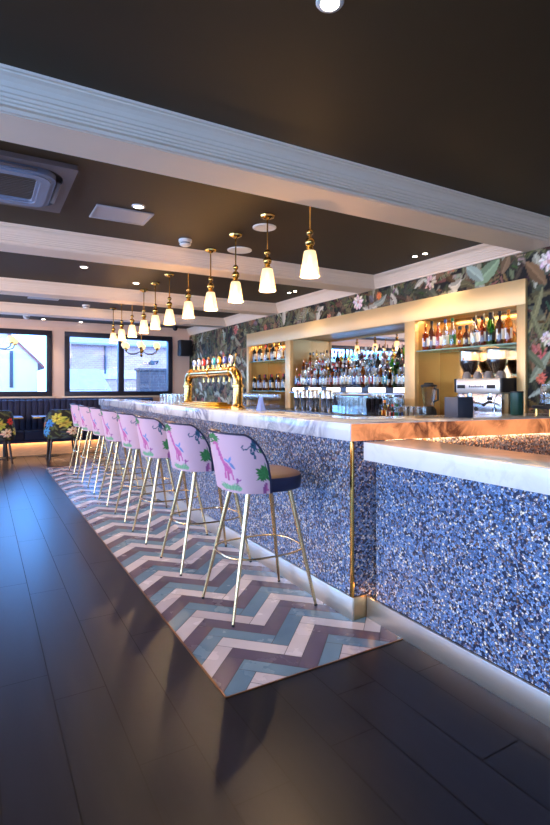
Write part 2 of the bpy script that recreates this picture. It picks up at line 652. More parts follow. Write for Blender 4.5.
mb = MB()
mb.add([(TX0, TY0, 0.001), (TX1, TY0, 0.001), (TX1, TY1, 0.001), (TX0, TY1, 0.001)], [(0, 1, 2, 3)], 3)
TW, TN = 0.0875, 4
P0, R0 = -0.950, -2.485
S2 = math.sqrt(2)
for i in range(-110, 40):
    for horiz in (True, False):
        for m_ in range(-16, 16):
            if horiz:
                j = i
                c = j + TN * m_
                pa, ra = j + 2 * TN * m_, j
                rect = (pa, ra, pa + TN, ra + 1)
            else:
                c = i - TN * m_ - TN
                ra = i - 2 * TN * m_ - 2 * TN + 1
                rect = (i, ra, i + 1, ra + TN)
            g = 0.018
            pts = []
            for (pp, rr) in ((rect[0] + g, rect[1] + g), (rect[2] - g, rect[1] + g), (rect[2] - g, rect[3] - g), (rect[0] + g, rect[3] - g)):
                p = P0 + pp * TW
                q = -(R0 + rr * TW)
                pts.append(((p + q) / S2, (q - p) / S2))
            xs = [p[0] for p in pts]
            ys = [p[1] for p in pts]
            if max(xs) < TX0 or min(xs) > TX1 or max(ys) < TY0 or min(ys) > TY1:
                continue
            for ax, vv, less in ((0, TX0 + 0.004, False), (0, TX1, True), (1, TY0 + 0.004, False), (1, TY1, True)):
                pts = clip_poly(pts, ax, vv, less)
                if len(pts) < 3:
                    break
            if len(pts) < 3:
                continue
            area = sum(pts[q][0] * pts[(q + 1) % len(pts)][1] - pts[(q + 1) % len(pts)][0] * pts[q][1] for q in range(len(pts)))
            if area < 0:
                pts = pts[::-1]
            mb.add([(x, y, 0.0025) for x, y in pts], [tuple(range(len(pts)))], c % 3)
struct(mb.build("floor_tiles", [M["tile_white"], M["tile_mauve"], M["tile_blue"], M["grout"]]))
mb = MB()
mb.box((TX0 - 0.004, TY0 - 0.004, 0.0), (TX0 + 0.003, TY1, 0.0045))
mb.box((TX0 - 0.004, TY0 - 0.004, 0.0), (TX1, TY0 + 0.003, 0.0045))
struct(mb.build("trim_1", M["bronze"]))

# ------------------------------------------------------------------ ceiling, beams with stepped crown moulding
mb = MB()
mb.box((XL - 0.2, YN - 0.2, ZC), (4.9, YF + 0.25, ZC + 0.1))
struct(mb.build("ceiling", M["ceiling"]))

PROF = [(0.0, 0.0), (0.016, 0.0), (0.016, 0.010), (0.002, 0.012), (0.002, 0.024), (0.022, 0.026), (0.024, 0.036), (0.034, 0.038), (0.036, 0.048),
        (0.046, 0.050), (0.050, 0.062), (0.060, 0.064), (0.064, 0.074), (0.066, 0.080), (0.072, 0.082), (0.082, 0.100), (0.096, 0.114), (0.112, 0.122), (0.114, 0.128), (0.126, 0.130), (0.130, 0.140)]
PZ = (ZC - ZB) / 0.140
BEAMS = [2.405, 4.70, 7.06, 9.08]
for n_, y0 in enumerate(BEAMS):
    mb = MB()
    y1 = y0 + 0.13
    mb.box((XL, y1, ZB - 0.004), (XW, y1 + 0.285, ZC))
    # crown on the side facing the near bay, mitred into the wall crown
    vs, fs = [], []
    for (px, pz) in PROF:
        for X in (XL, XW):
            vs.append((X, y1 - px, ZB + pz * PZ))
    for i in range(len(PROF) - 1):
        fs.append((2 * i, 2 * i + 1, 2 * i + 3, 2 * i + 2))
    mb.add(vs, fs, 0, False)
    struct(mb.build("trim_%d" % (n_ + 2), M["white_trim"]))
# crown along the bar wall in every bay
segs = [(YN, BEAMS[0])] + [(BEAMS[i] + 0.415, BEAMS[i + 1] + 0.13) for i in range(3)] + [(BEAMS[3] + 0.415, YF)]
for n_, (a, b) in enumerate(segs):
    mb = MB()
    vs, fs = [], []
    for (px, pz) in PROF:
        for Y in (a, b):
            vs.append((XW - px, Y, ZB + pz * PZ))
    for i in range(len(PROF) - 1):
        fs.append((2 * i + 1, 2 * i, 2 * i + 2, 2 * i + 3))
    mb.add(vs, fs, 0, False)
    struct(mb.build("trim_%d" % (n_ + 6), M["white_trim"]))
# crown on the window wall
mb = MB()
vs, fs = [], []
for (px, pz) in PROF:
    for X in (XL, XW):
        vs.append((X, YF - px, ZB + pz * PZ))
for i in range(len(PROF) - 1):
    fs.append((2 * i, 2 * i + 1, 2 * i + 3, 2 * i + 2))
mb.add(vs, fs)
struct(mb.build("trim_11", M["salmon"]))


# ------------------------------------------------------------------ pattern painting (numpy -> colour attribute)
def set_pattern(o, cols):
    me = o.data
    a = me.color_attributes.new("Pattern", "FLOAT_COLOR", "POINT")
    buf = np.ones((len(me.vertices), 4), dtype=np.float32)
    buf[:, :3] = cols
    a.data.foreach_set("color", buf.ravel())


def in_poly(px, py, poly):
    ins = np.zeros(px.shape, bool)
    n = len(poly)
    for i in range(n):
        x1, y1 = poly[i]
        x2, y2 = poly[(i + 1) % n]
        if y1 == y2:
            continue
        cond = ((y1 > py) != (y2 > py)) & (px < (x2 - x1) * (py - y1) / (y2 - y1) + x1)
        ins ^= cond
    return ins


def stamp_leaf(img, ox, oz, res, cx, cz, L, Wd, ang, col, curve=0.0, vein=1.25, half=True):
    """a lens-shaped leaf with a paler midrib and a deeper half, drawn as print on the paper"""
    nz, ny, _ = img.shape
    R = L * 0.6 + Wd
    i0, i1 = max(0, int((cx - R - ox) / res)), min(ny, int((cx + R - ox) / res) + 2)
    j0, j1 = max(0, int((cz - R - oz) / res)), min(nz, int((cz + R - oz) / res) + 2)
    if i0 >= i1 or j0 >= j1:
        return
    X, Z = np.meshgrid(ox + np.arange(i0, i1) * res - cx, oz + np.arange(j0, j1) * res - cz)
    ca, sa = math.cos(ang), math.sin(ang)
    u = (X * ca + Z * sa) / (L / 2)
    w = -X * sa + Z * ca
    w = w - curve * L * (u * u - 0.5)
    hw = Wd / 2 * np.clip(1 - u * u, 0, None) ** 0.8
    ins = (np.abs(u) < 1) & (np.abs(w) < hw)
    sub = img[j0:j1, i0:i1]
    c = np.array(col)
    sub[ins] = c
    if half:
        lo = ins & (w < 0)
        sub[lo] = c * 0.72
    rib = ins & (np.abs(w) < max(res * 0.5, Wd * 0.07))
    sub[rib] = np.minimum(1, c * vein)


def stamp_disc(img, ox, oz, res, cx, cz, r, col):
    nz, ny, _ = img.shape
    i0, i1 = max(0, int((cx - r - ox) / res)), min(ny, int((cx + r - ox) / res) + 2)
    j0, j1 = max(0, int((cz - r - oz) / res)), min(nz, int((cz + r - oz) / res) + 2)
    if i0 >= i1 or j0 >= j1:
        return
    X, Z = np.meshgrid(ox + np.arange(i0, i1) * res - cx, oz + np.arange(j0, j1) * res - cz)
    img[j0:j1, i0:i1][(X * X + Z * Z) < r * r] = col


def flower(img, ox, oz, res, cx, cz, r, col, core, n=9, rnd=random):
    for ring, rr in ((0.62, 1.0), (0.36, 0.75)):
        for k in range(n):
            a = 2 * PI * k / n + rnd.random() * 0.3
            c = [min(1, x * rnd.uniform(0.8, 1.15)) for x in col]
            stamp_leaf(img, ox, oz, res, cx + math.cos(a) * r * ring, cz + math.sin(a) * r * ring, r * 0.85 * rr, r * 0.5 * rr, a, c)
    stamp_disc(img, ox, oz, res, cx, cz, r * 0.2, core)


def frond(img, ox, oz, res, x, z, L, ang, col, n=9, w=0.03, rnd=random):
    for k in range(n):
        t = (k + 0.5) / n
        bx, bz = x + math.cos(ang) * L * t, z + math.sin(ang) * L * t
        ll = L * 0.5 * (1 - 0.6 * t)
        for s in (-1, 1):
            a = ang + s * (0.9 - 0.35 * t)
            stamp_leaf(img, ox, oz, res, bx + math.cos(a) * ll * 0.5, bz + math.sin(a) * ll * 0.5, ll, w, a,
                       [c * rnd.uniform(0.8, 1.2) for c in col], curve=0.05 * s)


# ------------------------------------------------------------------ wall behind the bar: botanical wallpaper around the back bar opening
RES = 0.0125
OY, OZ, NY, NZ = 2.2, 0.80, int((YF - 2.2) / RES) + 1, int((ZC - 0.80) / RES) + 1
img = np.zeros((NZ, NY, 3), dtype=np.float64)
img[:] = srgb(34, 33, 32)
rp = random.Random(42)
greens = [srgb(98, 90, 62), srgb(76, 74, 52), srgb(116, 110, 82), srgb(64, 64, 50), srgb(132, 126, 104), srgb(94, 76, 58), srgb(116, 88, 66), srgb(84, 86, 70), srgb(72, 56, 46)]
pale = [srgb(160, 158, 138), srgb(142, 144, 128), srgb(178, 168, 148), srgb(124, 138, 120)]
for k in range(1500):
    stamp_leaf(img, OY, OZ, RES, rp.uniform(OY, YF), rp.uniform(OZ, ZC), rp.uniform(0.12, 0.34), rp.uniform(0.03, 0.09), rp.uniform(0, PI),
               [c * rp.uniform(0.5, 0.9) for c in rp.choice(greens)], rp.uniform(-0.2, 0.2))
for k in range(330):
    frond(img, OY, OZ, RES, rp.uniform(OY, YF), rp.uniform(OZ, ZC), rp.uniform(0.16, 0.36), rp.uniform(0, 2 * PI), rp.choice(greens), rp.randint(6, 10), rp.uniform(0.016, 0.032), rp)
for k in range(340):
    stamp_leaf(img, OY, OZ, RES, rp.uniform(OY, YF), rp.uniform(OZ, ZC), rp.uniform(0.14, 0.36), rp.uniform(0.05, 0.12), rp.uniform(0, PI),
               rp.choice(greens + pale[:1]), rp.uniform(-0.2, 0.2))
for k in range(95):
    stamp_leaf(img, OY, OZ, RES, rp.uniform(OY, YF), rp.uniform(OZ, ZC), rp.uniform(0.14, 0.34), rp.uniform(0.06, 0.13), rp.uniform(0, PI),
               rp.choice(pale), rp.uniform(-0.2, 0.2))
for k in range(46):
    col = rp.choice([srgb(176, 116, 88), srgb(150, 90, 72), srgb(190, 164, 148), srgb(140, 104, 82), srgb(176, 96, 90)])
    flower(img, OY, OZ, RES, rp.uniform(OY, YF), rp.uniform(OZ, ZC), rp.uniform(0.05, 0.10), col, srgb(90, 60, 40), 8, rp)
for k in range(900):
    stamp_leaf(img, OY, OZ, RES, rp.uniform(OY, YF), rp.uniform(OZ, ZC), rp.uniform(0.05, 0.14), rp.uniform(0.015, 0.03), rp.uniform(0, PI),
               [c * rp.uniform(0.3, 0.8) for c in rp.choice(greens)])
# the big pale leaves and blossom in view above and beside the coffee niche
for (y, z, L, w, a, c) in ((3.22, 2.40, 0.34, 0.15, 2.5, srgb(128, 148, 116)), (3.36, 2.42, 0.26, 0.12, 0.7, srgb(150, 164, 150)), (3.02, 2.44, 0.2, 0.09, 2.0, srgb(120, 98, 74)),
                           (2.72, 1.98, 0.42, 0.06, 1.9, srgb(128, 122, 84)), (2.70, 1.80, 0.4, 0.05, 1.2, srgb(118, 116, 82)), (2.68, 1.48, 0.34, 0.08, 2.2, srgb(134, 140, 116)),
                           (2.74, 1.56, 0.3, 0.07, 0.8, srgb(100, 104, 78)), (2.64, 1.30, 0.36, 0.05, 2.6, srgb(150, 160, 150)), (2.72, 2.30, 0.3, 0.12, 0.9, srgb(124, 96, 68))):
    stamp_leaf(img, OY, OZ, RES, y, z, L, w, a, c)
flower(img, OY, OZ, RES, 2.60, 2.38, 0.09, srgb(222, 196, 190), srgb(200, 150, 140), 9, rp)
flower(img, OY, OZ, RES, 5.15, 2.40, 0.10, srgb(214, 192, 184), srgb(180, 130, 120), 9, rp)
flower(img, OY, OZ, RES, 2.62, 1.72, 0.06, srgb(206, 186, 178), srgb(180, 140, 130), 9, rp)
flower(img, OY, OZ, RES, 2.67, 1.38, 0.05, srgb(190, 100, 80), srgb(150, 70, 60), 9, rp)
flower(img, OY, OZ, RES, 4.75, 2.42, 0.05, srgb(196, 110, 60), srgb(150, 70, 60), 9, rp)

CY0, CY1, CZ1 = 2.80, 8.28, 2.268     # back bar opening
vid = -np.ones((NZ, NY), int)
vv, cc, ff = [], [], []
for j in range(NZ):
    for i in range(NY):
        y, z = OY + i * RES, OZ + j * RES
        if CY0 + 0.03 < y < CY1 - 0.03 and z < CZ1 - 0.03:
            continue
        vid[j, i] = len(vv)
        vv.append((XW, min(y, YF), min(z, ZC)))
        cc.append(img[j, i])
for j in range(NZ - 1):
    for i in range(NY - 1):
        q = (vid[j, i], vid[j, i + 1], vid[j + 1, i + 1], vid[j + 1, i])
        if min(q) >= 0:
            ff.append((q[3], q[2], q[1], q[0]))
mb = MB()
mb.v, mb.f = vv, ff
mb.mi, mb.sm = [0] * len(ff), [False] * len(ff)
wr = struct(mb.build("wall_right", M["wallpaper"]))
set_pattern(wr, np.minimum(1.0, np.array(cc) * 1.25))
mb = MB()
mb.box((4.72, YN, 0), (4.85, YF + 0.2, ZC))
mb.box((XW, YN, 0), (4.72, 2.2, ZC))
mb.box((XW + 0.001, 2.2, 0), (4.72, CY0 - 0.001, ZC))
mb.box((XW + 0.001, CY1 + 0.001, 0), (4.72, YF, ZC))
mb.box((XW + 0.001, CY0 - 0.001, CZ1 + 0.001), (4.72, CY1 + 0.001, ZC))
struct(mb.build("wall_bar", M["plain_dark"]))


# ------------------------------------------------------------------ window walls
def wall_with_holes(name, axis, at0, at1, lo, hi, z0, z1, holes, m):
    """axis 'x': the wall runs along X at Y=at0..at1; axis 'y': along Y at X=at0..at1"""
    mb = MB()

    def bx(a, b, za, zb):
        if b - a < 1e-4 or zb - za < 1e-4:
            return
        if axis == "x":
            mb.box((a, at0, za), (b, at1, zb))
        else:
            mb.box((at0, a, za), (at1, b, zb))
    cur = lo
    for (a, b, za, zb) in holes:
        bx(cur, a, z0, z1)
        bx(a, b, z0, za)
        bx(a, b, zb, z1)
        cur = b
    bx(cur, hi, z0, z1)
    return struct(mb.build(name, m))


FW = [(-1.70, 1.24, 1.12, 2.46), (1.48, 3.78, 1.12, 2.46)]
wall_with_holes("wall_far", "x", YF, YF + 0.18, XL, 4.85, 0, ZC, FW, M["salmon"])
LW = [(-3.4, -0.4, 0.25, 2.4), (0.4, 3.4, 0.25, 2.4), (4.2, 7.2, 0.25, 2.4), (7.9, 10.6, 0.25, 2.4)]
wall_with_holes("wall_left", "y", XL - 0.18, XL, YN, YF + 0.18, 0, ZC, LW, M["salmon"])
NW = [(-3.9, -1.0, 0.25, 2.4)]
wall_with_holes("wall_near", "x", YN - 0.18, YN, XL - 0.18, 4.85, 0, ZC, NW, M["salmon"])


def window(n, axis, at, a, b, za, zb, mull, fw=0.10, out=1, depth=0.10):
    mb = MB()

    def bx(p, q, z0, z1):
        if axis == "x":
            mb.box((p, at - 0.03 * out, z0), (q, at + depth * out, z1), 0.004)
        else:
            mb.box((at - 0.03 * out, p, z0), (at + depth * out, q, z1), 0.004)
    bx(a, b, za, za + fw)
    bx(a, b, zb - fw, zb)
    bx(a, a + fw, za + fw, zb - fw)
    bx(b - fw, b, za + fw, zb - fw)
    for mu in mull:
        bx(mu - 0.06, mu + 0.06, za + fw, zb - fw)
    w = struct(mb.build("window_%d" % n, M["frame_dark"]))
    mb = MB()
    y = at + 0.05 * out
    if axis == "x":
        mb.box((a + fw * 0.5, y - 0.004, za + fw * 0.5), (b - fw * 0.5, y + 0.004, zb - fw * 0.5))
    else:
        mb.box((y - 0.004, a + fw * 0.5, za + fw * 0.5), (y + 0.004, b - fw * 0.5, zb - fw * 0.5))
    mb.build("glass_pane", M["pane"], w)
    # a sky portal in the opening guides the daylight in
    l = light("daylight_portal", "AREA", (0, 0, 0), 1, (1, 1, 1), b - a, zb - za)
    l.data.cycles.is_portal = True
    if axis == "x":
        l.location = ((a + b) / 2, at + 0.2 * out, (za + zb) / 2)
        l.rotation_euler = (-PI / 2 if out > 0 else PI / 2, 0, 0)
    else:
        l.location = (at + 0.2 * out, (a + b) / 2, (za + zb) / 2)
        l.rotation_euler = (PI / 2, 0, -PI / 2)


window(1, "x", YF, *FW[0], mull=[-0.2])
window(2, "x", YF, *FW[1], mull=[2.63])
for n_, h in enumerate(LW):
    window(3 + n_, "y", XL, *h, mull=[(h[0] + h[1]) / 2], out=-1)
for n_, h in enumerate(NW):
    window(7 + n_, "x", YN, *h, mull=[(h[0] + h[1]) / 2], out=-1)

# window sills
mb = MB()
mb.box((-1.75, YF - 0.05, 1.09), (1.29, YF, 1.12), 0.004)
mb.box((1.43, YF - 0.05, 1.09), (3.83, YF, 1.12), 0.004)
struct(mb.build("trim_12", M["white_trim"]))

# ------------------------------------------------------------------ outside
mb = MB()
mb.box((-14, YF + 0.3, -0.25), (24, 34, -0.05))
tag(mb.build("ground_outside", M["pavement"]), kind="structure")
b1 = thing("house", "white gabled house with red side roof beyond the window over the benches", "house", (0, 18, -0.05))
mb = MB()
mb.prism([(-3.2, 0.0), (1.55, 0.0), (1.55, 0.3), (-3.2, 0.3)], 0, 2.2)
mb.add([(-3.2, 0, 2.2), (1.55, 0, 2.2), (-0.6, 0, 4.3), (-3.2, 0.3, 2.2), (1.55, 0.3, 2.2), (-0.6, 0.3, 4.3)], [(0, 1, 2), (5, 4, 3), (0, 2, 5, 3), (1, 4, 5, 2)])
mb.build("wall", M["render_white"], b1)
mb = MB()
mb.add([(1.75, -0.1, 2.05), (-0.6, -0.1, 4.42), (-0.6, 6, 4.42), (1.75, 6, 2.05), (1.75, -0.1, 1.95), (-0.6, -0.1, 4.3), (-0.6, 6, 4.3), (1.75, 6, 1.95)],
       [(3, 2, 1, 0), (4, 5, 6, 7), (0, 1, 5, 4), (1, 2, 6, 5), (2, 3, 7, 6), (3, 0, 4, 7)])
mb.add([(-3.4, -0.1, 2.05), (-0.6, -0.1, 4.42), (-0.6, 6, 4.42), (-3.4, 6, 2.05)], [(0, 1, 2, 3)])
mb.build("roof", M["roof_red"], b1)
mb = MB()
mb.box((0.75, -0.03, 1.35), (0.85, 0.01, 2.5))
mb.build("downpipe", M["frame_dark"], b1)
mb = MB()
mb.box((1.9, -0.6, 0), (3.3, 1.0, 1.3))
o = mb.build("outbuilding", M["brick"])
tag(o, "low pink brick lean-to shed standing beside the white gabled house", "shed")
o.location = (0, 16.5, -0.05)
mb = MB()
mb.add([(1.8, -0.8, 1.2), (3.4, -0.8, 1.2), (3.4, 1.1, 1.95), (1.8, 1.1, 1.95), (1.8, -0.8, 1.12), (3.4, -0.8, 1.12), (3.4, 1.1, 1.87), (1.8, 1.1, 1.87)],
       [(0, 1, 2, 3), (7, 6, 5, 4), (0, 4, 5, 1), (1, 5, 6, 2), (2, 6, 7, 3), (3, 7, 4, 0)])
mb.build("roof", M["roof_grey"], o)
b2 = thing("terrace", "long pink brick terrace with a white band, seen past the bar end", "building", (0, 21, -0.05))
mb = MB()
mb.box((3.0, 0, 0), (13, 4, 1.7))
mb.box((3.0, 0, 2.05), (13, 4, 3.1))
mb.build("wall", M["brick"], b2)
mb = MB()
mb.box((2.95, -0.08, 1.7), (13, 4.05, 2.05))
mb.build("band", M["render_white"], b2)
mb = MB()
mb.tube([(4.25, -0.07, 3.0), (4.25, -0.07, 1.9)], 0.04)
mb.build("downpipe", M["frame_dark"], b2)
mb = MB()
mb.add([(2.9, -0.2, 3.1), (13.1, -0.2, 3.1), (13.1, 3, 4.1), (2.9, 3, 4.1), (2.9, -0.2, 3.02), (13.1, -0.2, 3.02), (13.1, 3, 4.02), (2.9, 3, 4.02)],
       [(0, 1, 2, 3), (7, 6, 5, 4), (0, 4, 5, 1), (1, 5, 6, 2), (2, 6, 7, 3), (3, 7, 4, 0)])
mb.build("roof", M["roof_grey"], b2)
mb = MB()
mb.box((3.82, 14.2, -0.05), (4.72, 14.6, 1.78))
mb.box((3.78, 14.16, 1.78), (4.76, 14.64, 1.84))
tag(mb.build("brick_pier", M["brick_dark"]), "dark brown brick pier outside the pane nearest the bar wall", "pier")
wl = thing("wall_light", "small black bracket light on the building outside the right pane", "lamp", (6.35, 20.98, 2.3))
mb = MB()
mb.tube([(0, 0, 0.0), (0, -0.2, 0.1), (-0.25, -0.3, 0.05)], 0.03, 8)
mb.build("bracket", M["black"], wl)
mb = MB()
mb.lathe([(0.02, 0.12), (0.12, 0.02), (0.13, -0.06), (0.02, -0.08)], 12, (-0.3, -0.3, 0.0))
mb.build("lamp_head", M["black"], wl)

# ------------------------------------------------------------------ bar counter
bar = thing("bar_counter", "long bar front of blue chip mosaic below the veined white marble top", "bar counter", (0, 0, 0))
mb = MB()
mb.box((1.800, 2.262, 0.125), (2.15, 9.24, 1.0))
mb.build("mosaic_panel", M["mosaic"], bar)
mb = MB()
A = Vector((1.80, 2.262))
DIR = Vector((1.0, -0.157)).normalized()
B = A + DIR * 2.33
mb.prism([(1.806, 2.262), (B.x, B.y), (B.x, B.y + 0.08), (2.1, 2.34)], 0.0, 1.0)
o = mb.build("mosaic_end_panel", M["mosaic"], bar)
mb = MB()
mb.box((1.784, 2.236, 0.0), (1.797, 9.25, 0.128), 0.001)
mb.box((1.797, 2.236, 0.004), (1.886, 2.249, 0.128), 0.001, mi=1)
mb.build("plinth", [M["plinth"], M["plinth_gold"]], bar)
mb = MB()
mb.box((1.786, 2.240, 0.128), (1.80, 2.2618, 1.0), 0.001)
mb.build("corner_trim", M["brass"], bar)
mb = MB()
mb.box((1.797, 2.25, 0.10), (1.83, 9.24, 0.127))
mb.build("shadow_gap", M["black"], bar)

mb = MB()
EA = Vector((1.77, 2.240))
EB = EA + DIR * 2.39
top_pts = [(EA.x, EA.y), (EB.x, EB.y), (EB.x, 2.36), (2.20, 2.74), (2.20, 9.265), (1.77, 9.265)]
mb.prism(top_pts, 1.0, 1.10, bev=0.004)
ctop = mb.build("marble_worktop", M["marble"])
tag(ctop, "veined white marble worktop on the long mosaic bar, its end lit orange", "worktop")
# backlit onyx edge along the return
mb = MB()
NRM = Vector((DIR.y, -DIR.x))      # outwards, towards the camera
NRM = Vector((-0.157, -1.0)).normalized()
p0 = EA + DIR * 0.006
p1 = EB
mb.prism([(p0.x + NRM.x * 0.001, p0.y + NRM.y * 0.001), (p0.x + NRM.x * 0.007, p0.y + NRM.y * 0.007), (p1.x + NRM.x * 0.007, p1.y + NRM.y * 0.007), (p1.x + NRM.x * 0.001, p1.y + NRM.y * 0.001)], 1.002, 1.0965)
tag(mb.build("backlit_edge", M["onyx"], ctop), label="orange backlit stone edge with dark veins")

low = thing("service_counter", "lower blue mosaic counter with white marble shelf nearest the camera", "bar counter", (0, 0, 0))
mb = MB()
mb.box((1.898, -1.6, 0.122), (2.13, 2.17, 0.90))
mb.build("mosaic_panel", M["mosaic"], low)
mb = MB()
mb.box((1.882, -1.6, 0.0), (1.895, 2.232, 0.120), 0.001)
mb.build("plinth", M["plinth"], low)
mb = MB()
mb.box((1.895, -1.6, 0.09), (1.93, 2.17, 0.1215))
mb.build("shadow_gap", M["black"], low)
mb = MB()
mb.box((1.82, -1.65, 0.90), (2.18, 2.186, 1.0), 0.004)
o = mb.build("marble_shelf", M["marble_soft"])
tag(o, "white marble shelf top on the lower mosaic counter", "worktop")

# ------------------------------------------------------------------ back bar unit
bb = thing("back_bar", "gold framed back bar with three lit bottle niches in the papered wall", "back bar", (0, 0, 0))
XFr, XBk = 4.17, 4.57
mb = MB()
mb.box((XFr, CY0, 2.04), (XFr + 0.06, CY1, CZ1), 0.003)
mb.build("fascia", M["fascia"], bb)
POSTS = [(2.80, 2.885), (4.13, 4.287), (6.77, 6.92), (8.20, 8.28)]
for (a, b) in POSTS:
    mb = MB()
    mb.box((XFr, a, 0.98), (XFr + 0.06, b, 2.04), 0.002)
    mb.build("post", M["fascia"], bb)
NICHES = [(6.92, 8.20), (4.287, 6.77), (2.885, 4.13)]
for i, (a, b) in enumerate(NICHES):
    mb = MB()
    mb.box((XFr + 0.06, a - 0.02, 0.98), (XBk, a, 2.06))
    mb.box((XFr + 0.06, b, 0.98), (XBk, b + 0.02, 2.06))
    mb.box((XFr + 0.06, a - 0.02, 2.06), (XBk, b + 0.02, 2.08))
    mb.build("niche_lining", M["gold_panel"], bb)
    mb = MB()
    mb.box((XBk, a - 0.02, 0.98), (XBk + 0.02, b + 0.02, 2.08))
    mb.build("back_mirror" if i == 1 else "back_panel", M["mirror"] if i == 1 else M["bronze_mirror"], bb)
for (a, b, z) in ((6.925, 8.195, 1.762), (6.925, 8.195, 1.245), (2.89, 4.125, 1.708)):
    mb = MB()
    mb.box((XFr + 0.015, a, z - 0.012), (XBk - 0.002, b, z), 0.001)
    mb.build("glass_shelf", M["shelf_glass"], bb)
# stepped bottle display with lit front panels in the middle niche
for (x0, x1, z) in ((4.185, 4.315, 1.30), (4.315, 4.435, 1.42), (4.435, 4.568, 1.54)):
    mb = MB()
    mb.box((x0, 4.292, 1.235), (x1, 6.765, z))
    mb.build("display_step", M["counter_dark"], bb)
y = 6.70
for k in range(6):
    mb = MB()
    mb.box((4.177, y - 0.30, 1.242), (4.1845, y, 1.296))
    mb.build("lit_panel", M["lit_white"], bb)
    y -= 0.445
mb = MB()
mb.box((4.16, 4.29, 1.218), (4.56, 6.768, 1.232))
mb.build("steel_shelf", M["steel"], bb)
mb = MB()
mb.box((3.72, 2.45, 0.08), (4.57, 8.6, 0.94))
mb.build("base_cabinet", M["counter_dark"], bb)
mb = MB()
mb.box((3.68, 2.45, 0.94), (4.568, 8.6, 0.98), 0.003)
mb.build("back_worktop", M["counter_dark"], bb)
for i, (a, b) in enumerate(NICHES):
    if i == 1:
        continue
    light("niche_led", "AREA", (4.34, (a + b) / 2, 2.05), (3.2 if i == 0 else 7 if i == 1 else 3.6), (1.0, 0.70, 0.40), 0.05, b - a - 0.1, rot=(0, 0, 0))

# ------------------------------------------------------------------ bottles
BODY = {
    "clear": glass_mat("clear bottle glass", (0.90, 0.92, 0.91), 0.7, 0.12),
    "amber": glass_mat("amber spirit", (0.62, 0.28, 0.07), 0.5, 0.06),
    "brown": mat("brown bottle", srgb(70, 34, 18), 0.07, spec=0.8),
    "dark": mat("dark green bottle", srgb(18, 24, 20), 0.07, spec=0.8),
    "green": glass_mat("green bottle", (0.22, 0.50, 0.16), 0.5, 0.06),
    "red": mat("red spirit", srgb(140, 34, 30), 0.07, alpha=0.95, spec=0.8),
    "pink": glass_mat("rose spirit", (0.85, 0.50, 0.46), 0.6, 0.08),
    "blue": glass_mat("pale blue spirit", (0.50, 0.70, 0.82), 0.6, 0.08),
    "gold": glass_mat("golden spirit", (0.82, 0.55, 0.20), 0.5, 0.06),
    "lime": glass_mat("bright green spirit", (0.28, 0.72, 0.14), 0.5, 0.06),
}
LAB = {
    "white": mat("white label", srgb(232, 228, 220), 0.6), "cream": mat("cream label", srgb(222, 204, 164), 0.6),
    "black": mat("black label", srgb(30, 28, 30), 0.5), "red": mat("red label", srgb(176, 40, 36), 0.55),
    "blue": mat("blue label", srgb(60, 92, 156), 0.55), "green": mat("green label", srgb(40, 112, 62), 0.55),
    "yellow": mat("yellow label", srgb(220, 176, 60), 0.55), "teal": mat("teal label", srgb(60, 160, 168), 0.55),
}
CAPS = {"black": M["black"], "gold": M["brass"], "red": LAB["red"], "silver": M["steel"], "white": LAB["white"],
        "orange": mat("orange foil", srgb(216, 132, 40), 0.4), "blue": LAB["blue"], "green": LAB["green"]}
SHAPES = {
    #            body profile (r,z)                                                                                    label z, r        cap z0, z1, r
    "spirit": ([(0.0, 0.0), (0.036, 0.0), (0.038, 0.006), (0.038, 0.165), (0.034, 0.188), (0.018, 0.212), (0.0145, 0.225), (0.0145, 0.27)], (0.045, 0.14, 0.0387), (0.262, 0.295, 0.0165)),
    "tall": ([(0.0, 0.0), (0.033, 0.0), (0.035, 0.006), (0.035, 0.20), (0.028, 0.228), (0.0145, 0.25), (0.0135, 0.30)], (0.05, 0.15, 0.0357), (0.285, 0.325, 0.0155)),
    "wine": ([(0.0, 0.0), (0.036, 0.0), (0.0375, 0.006), (0.0375, 0.185), (0.032, 0.208), (0.0165, 0.232), (0.0145, 0.25), (0.0145, 0.29)], (0.05, 0.15, 0.0382), (0.242, 0.296, 0.0158)),
    "champagne": ([(0.0, 0.0), (0.041, 0.0), (0.044, 0.008), (0.044, 0.15), (0.036, 0.20), (0.020, 0.25), (0.016, 0.285), (0.016, 0.305)], (0.045, 0.125, 0.0447), (0.245, 0.315, 0.021)),
    "squat": ([(0.0, 0.0), (0.036, 0.0), (0.039, 0.006), (0.039, 0.10), (0.036, 0.132), (0.022, 0.155), (0.016, 0.165), (0.016, 0.20)], (0.03, 0.095, 0.0395), (0.192, 0.228, 0.019)),
    "pourer": ([(0.0, 0.0), (0.036, 0.0), (0.038, 0.006), (0.038, 0.165), (0.034, 0.188), (0.018, 0.212), (0.0145, 0.225), (0.0145, 0.262)], (0.045, 0.13, 0.0387), (0.256, 0.345, 0.008)),
}
PROTO = {}


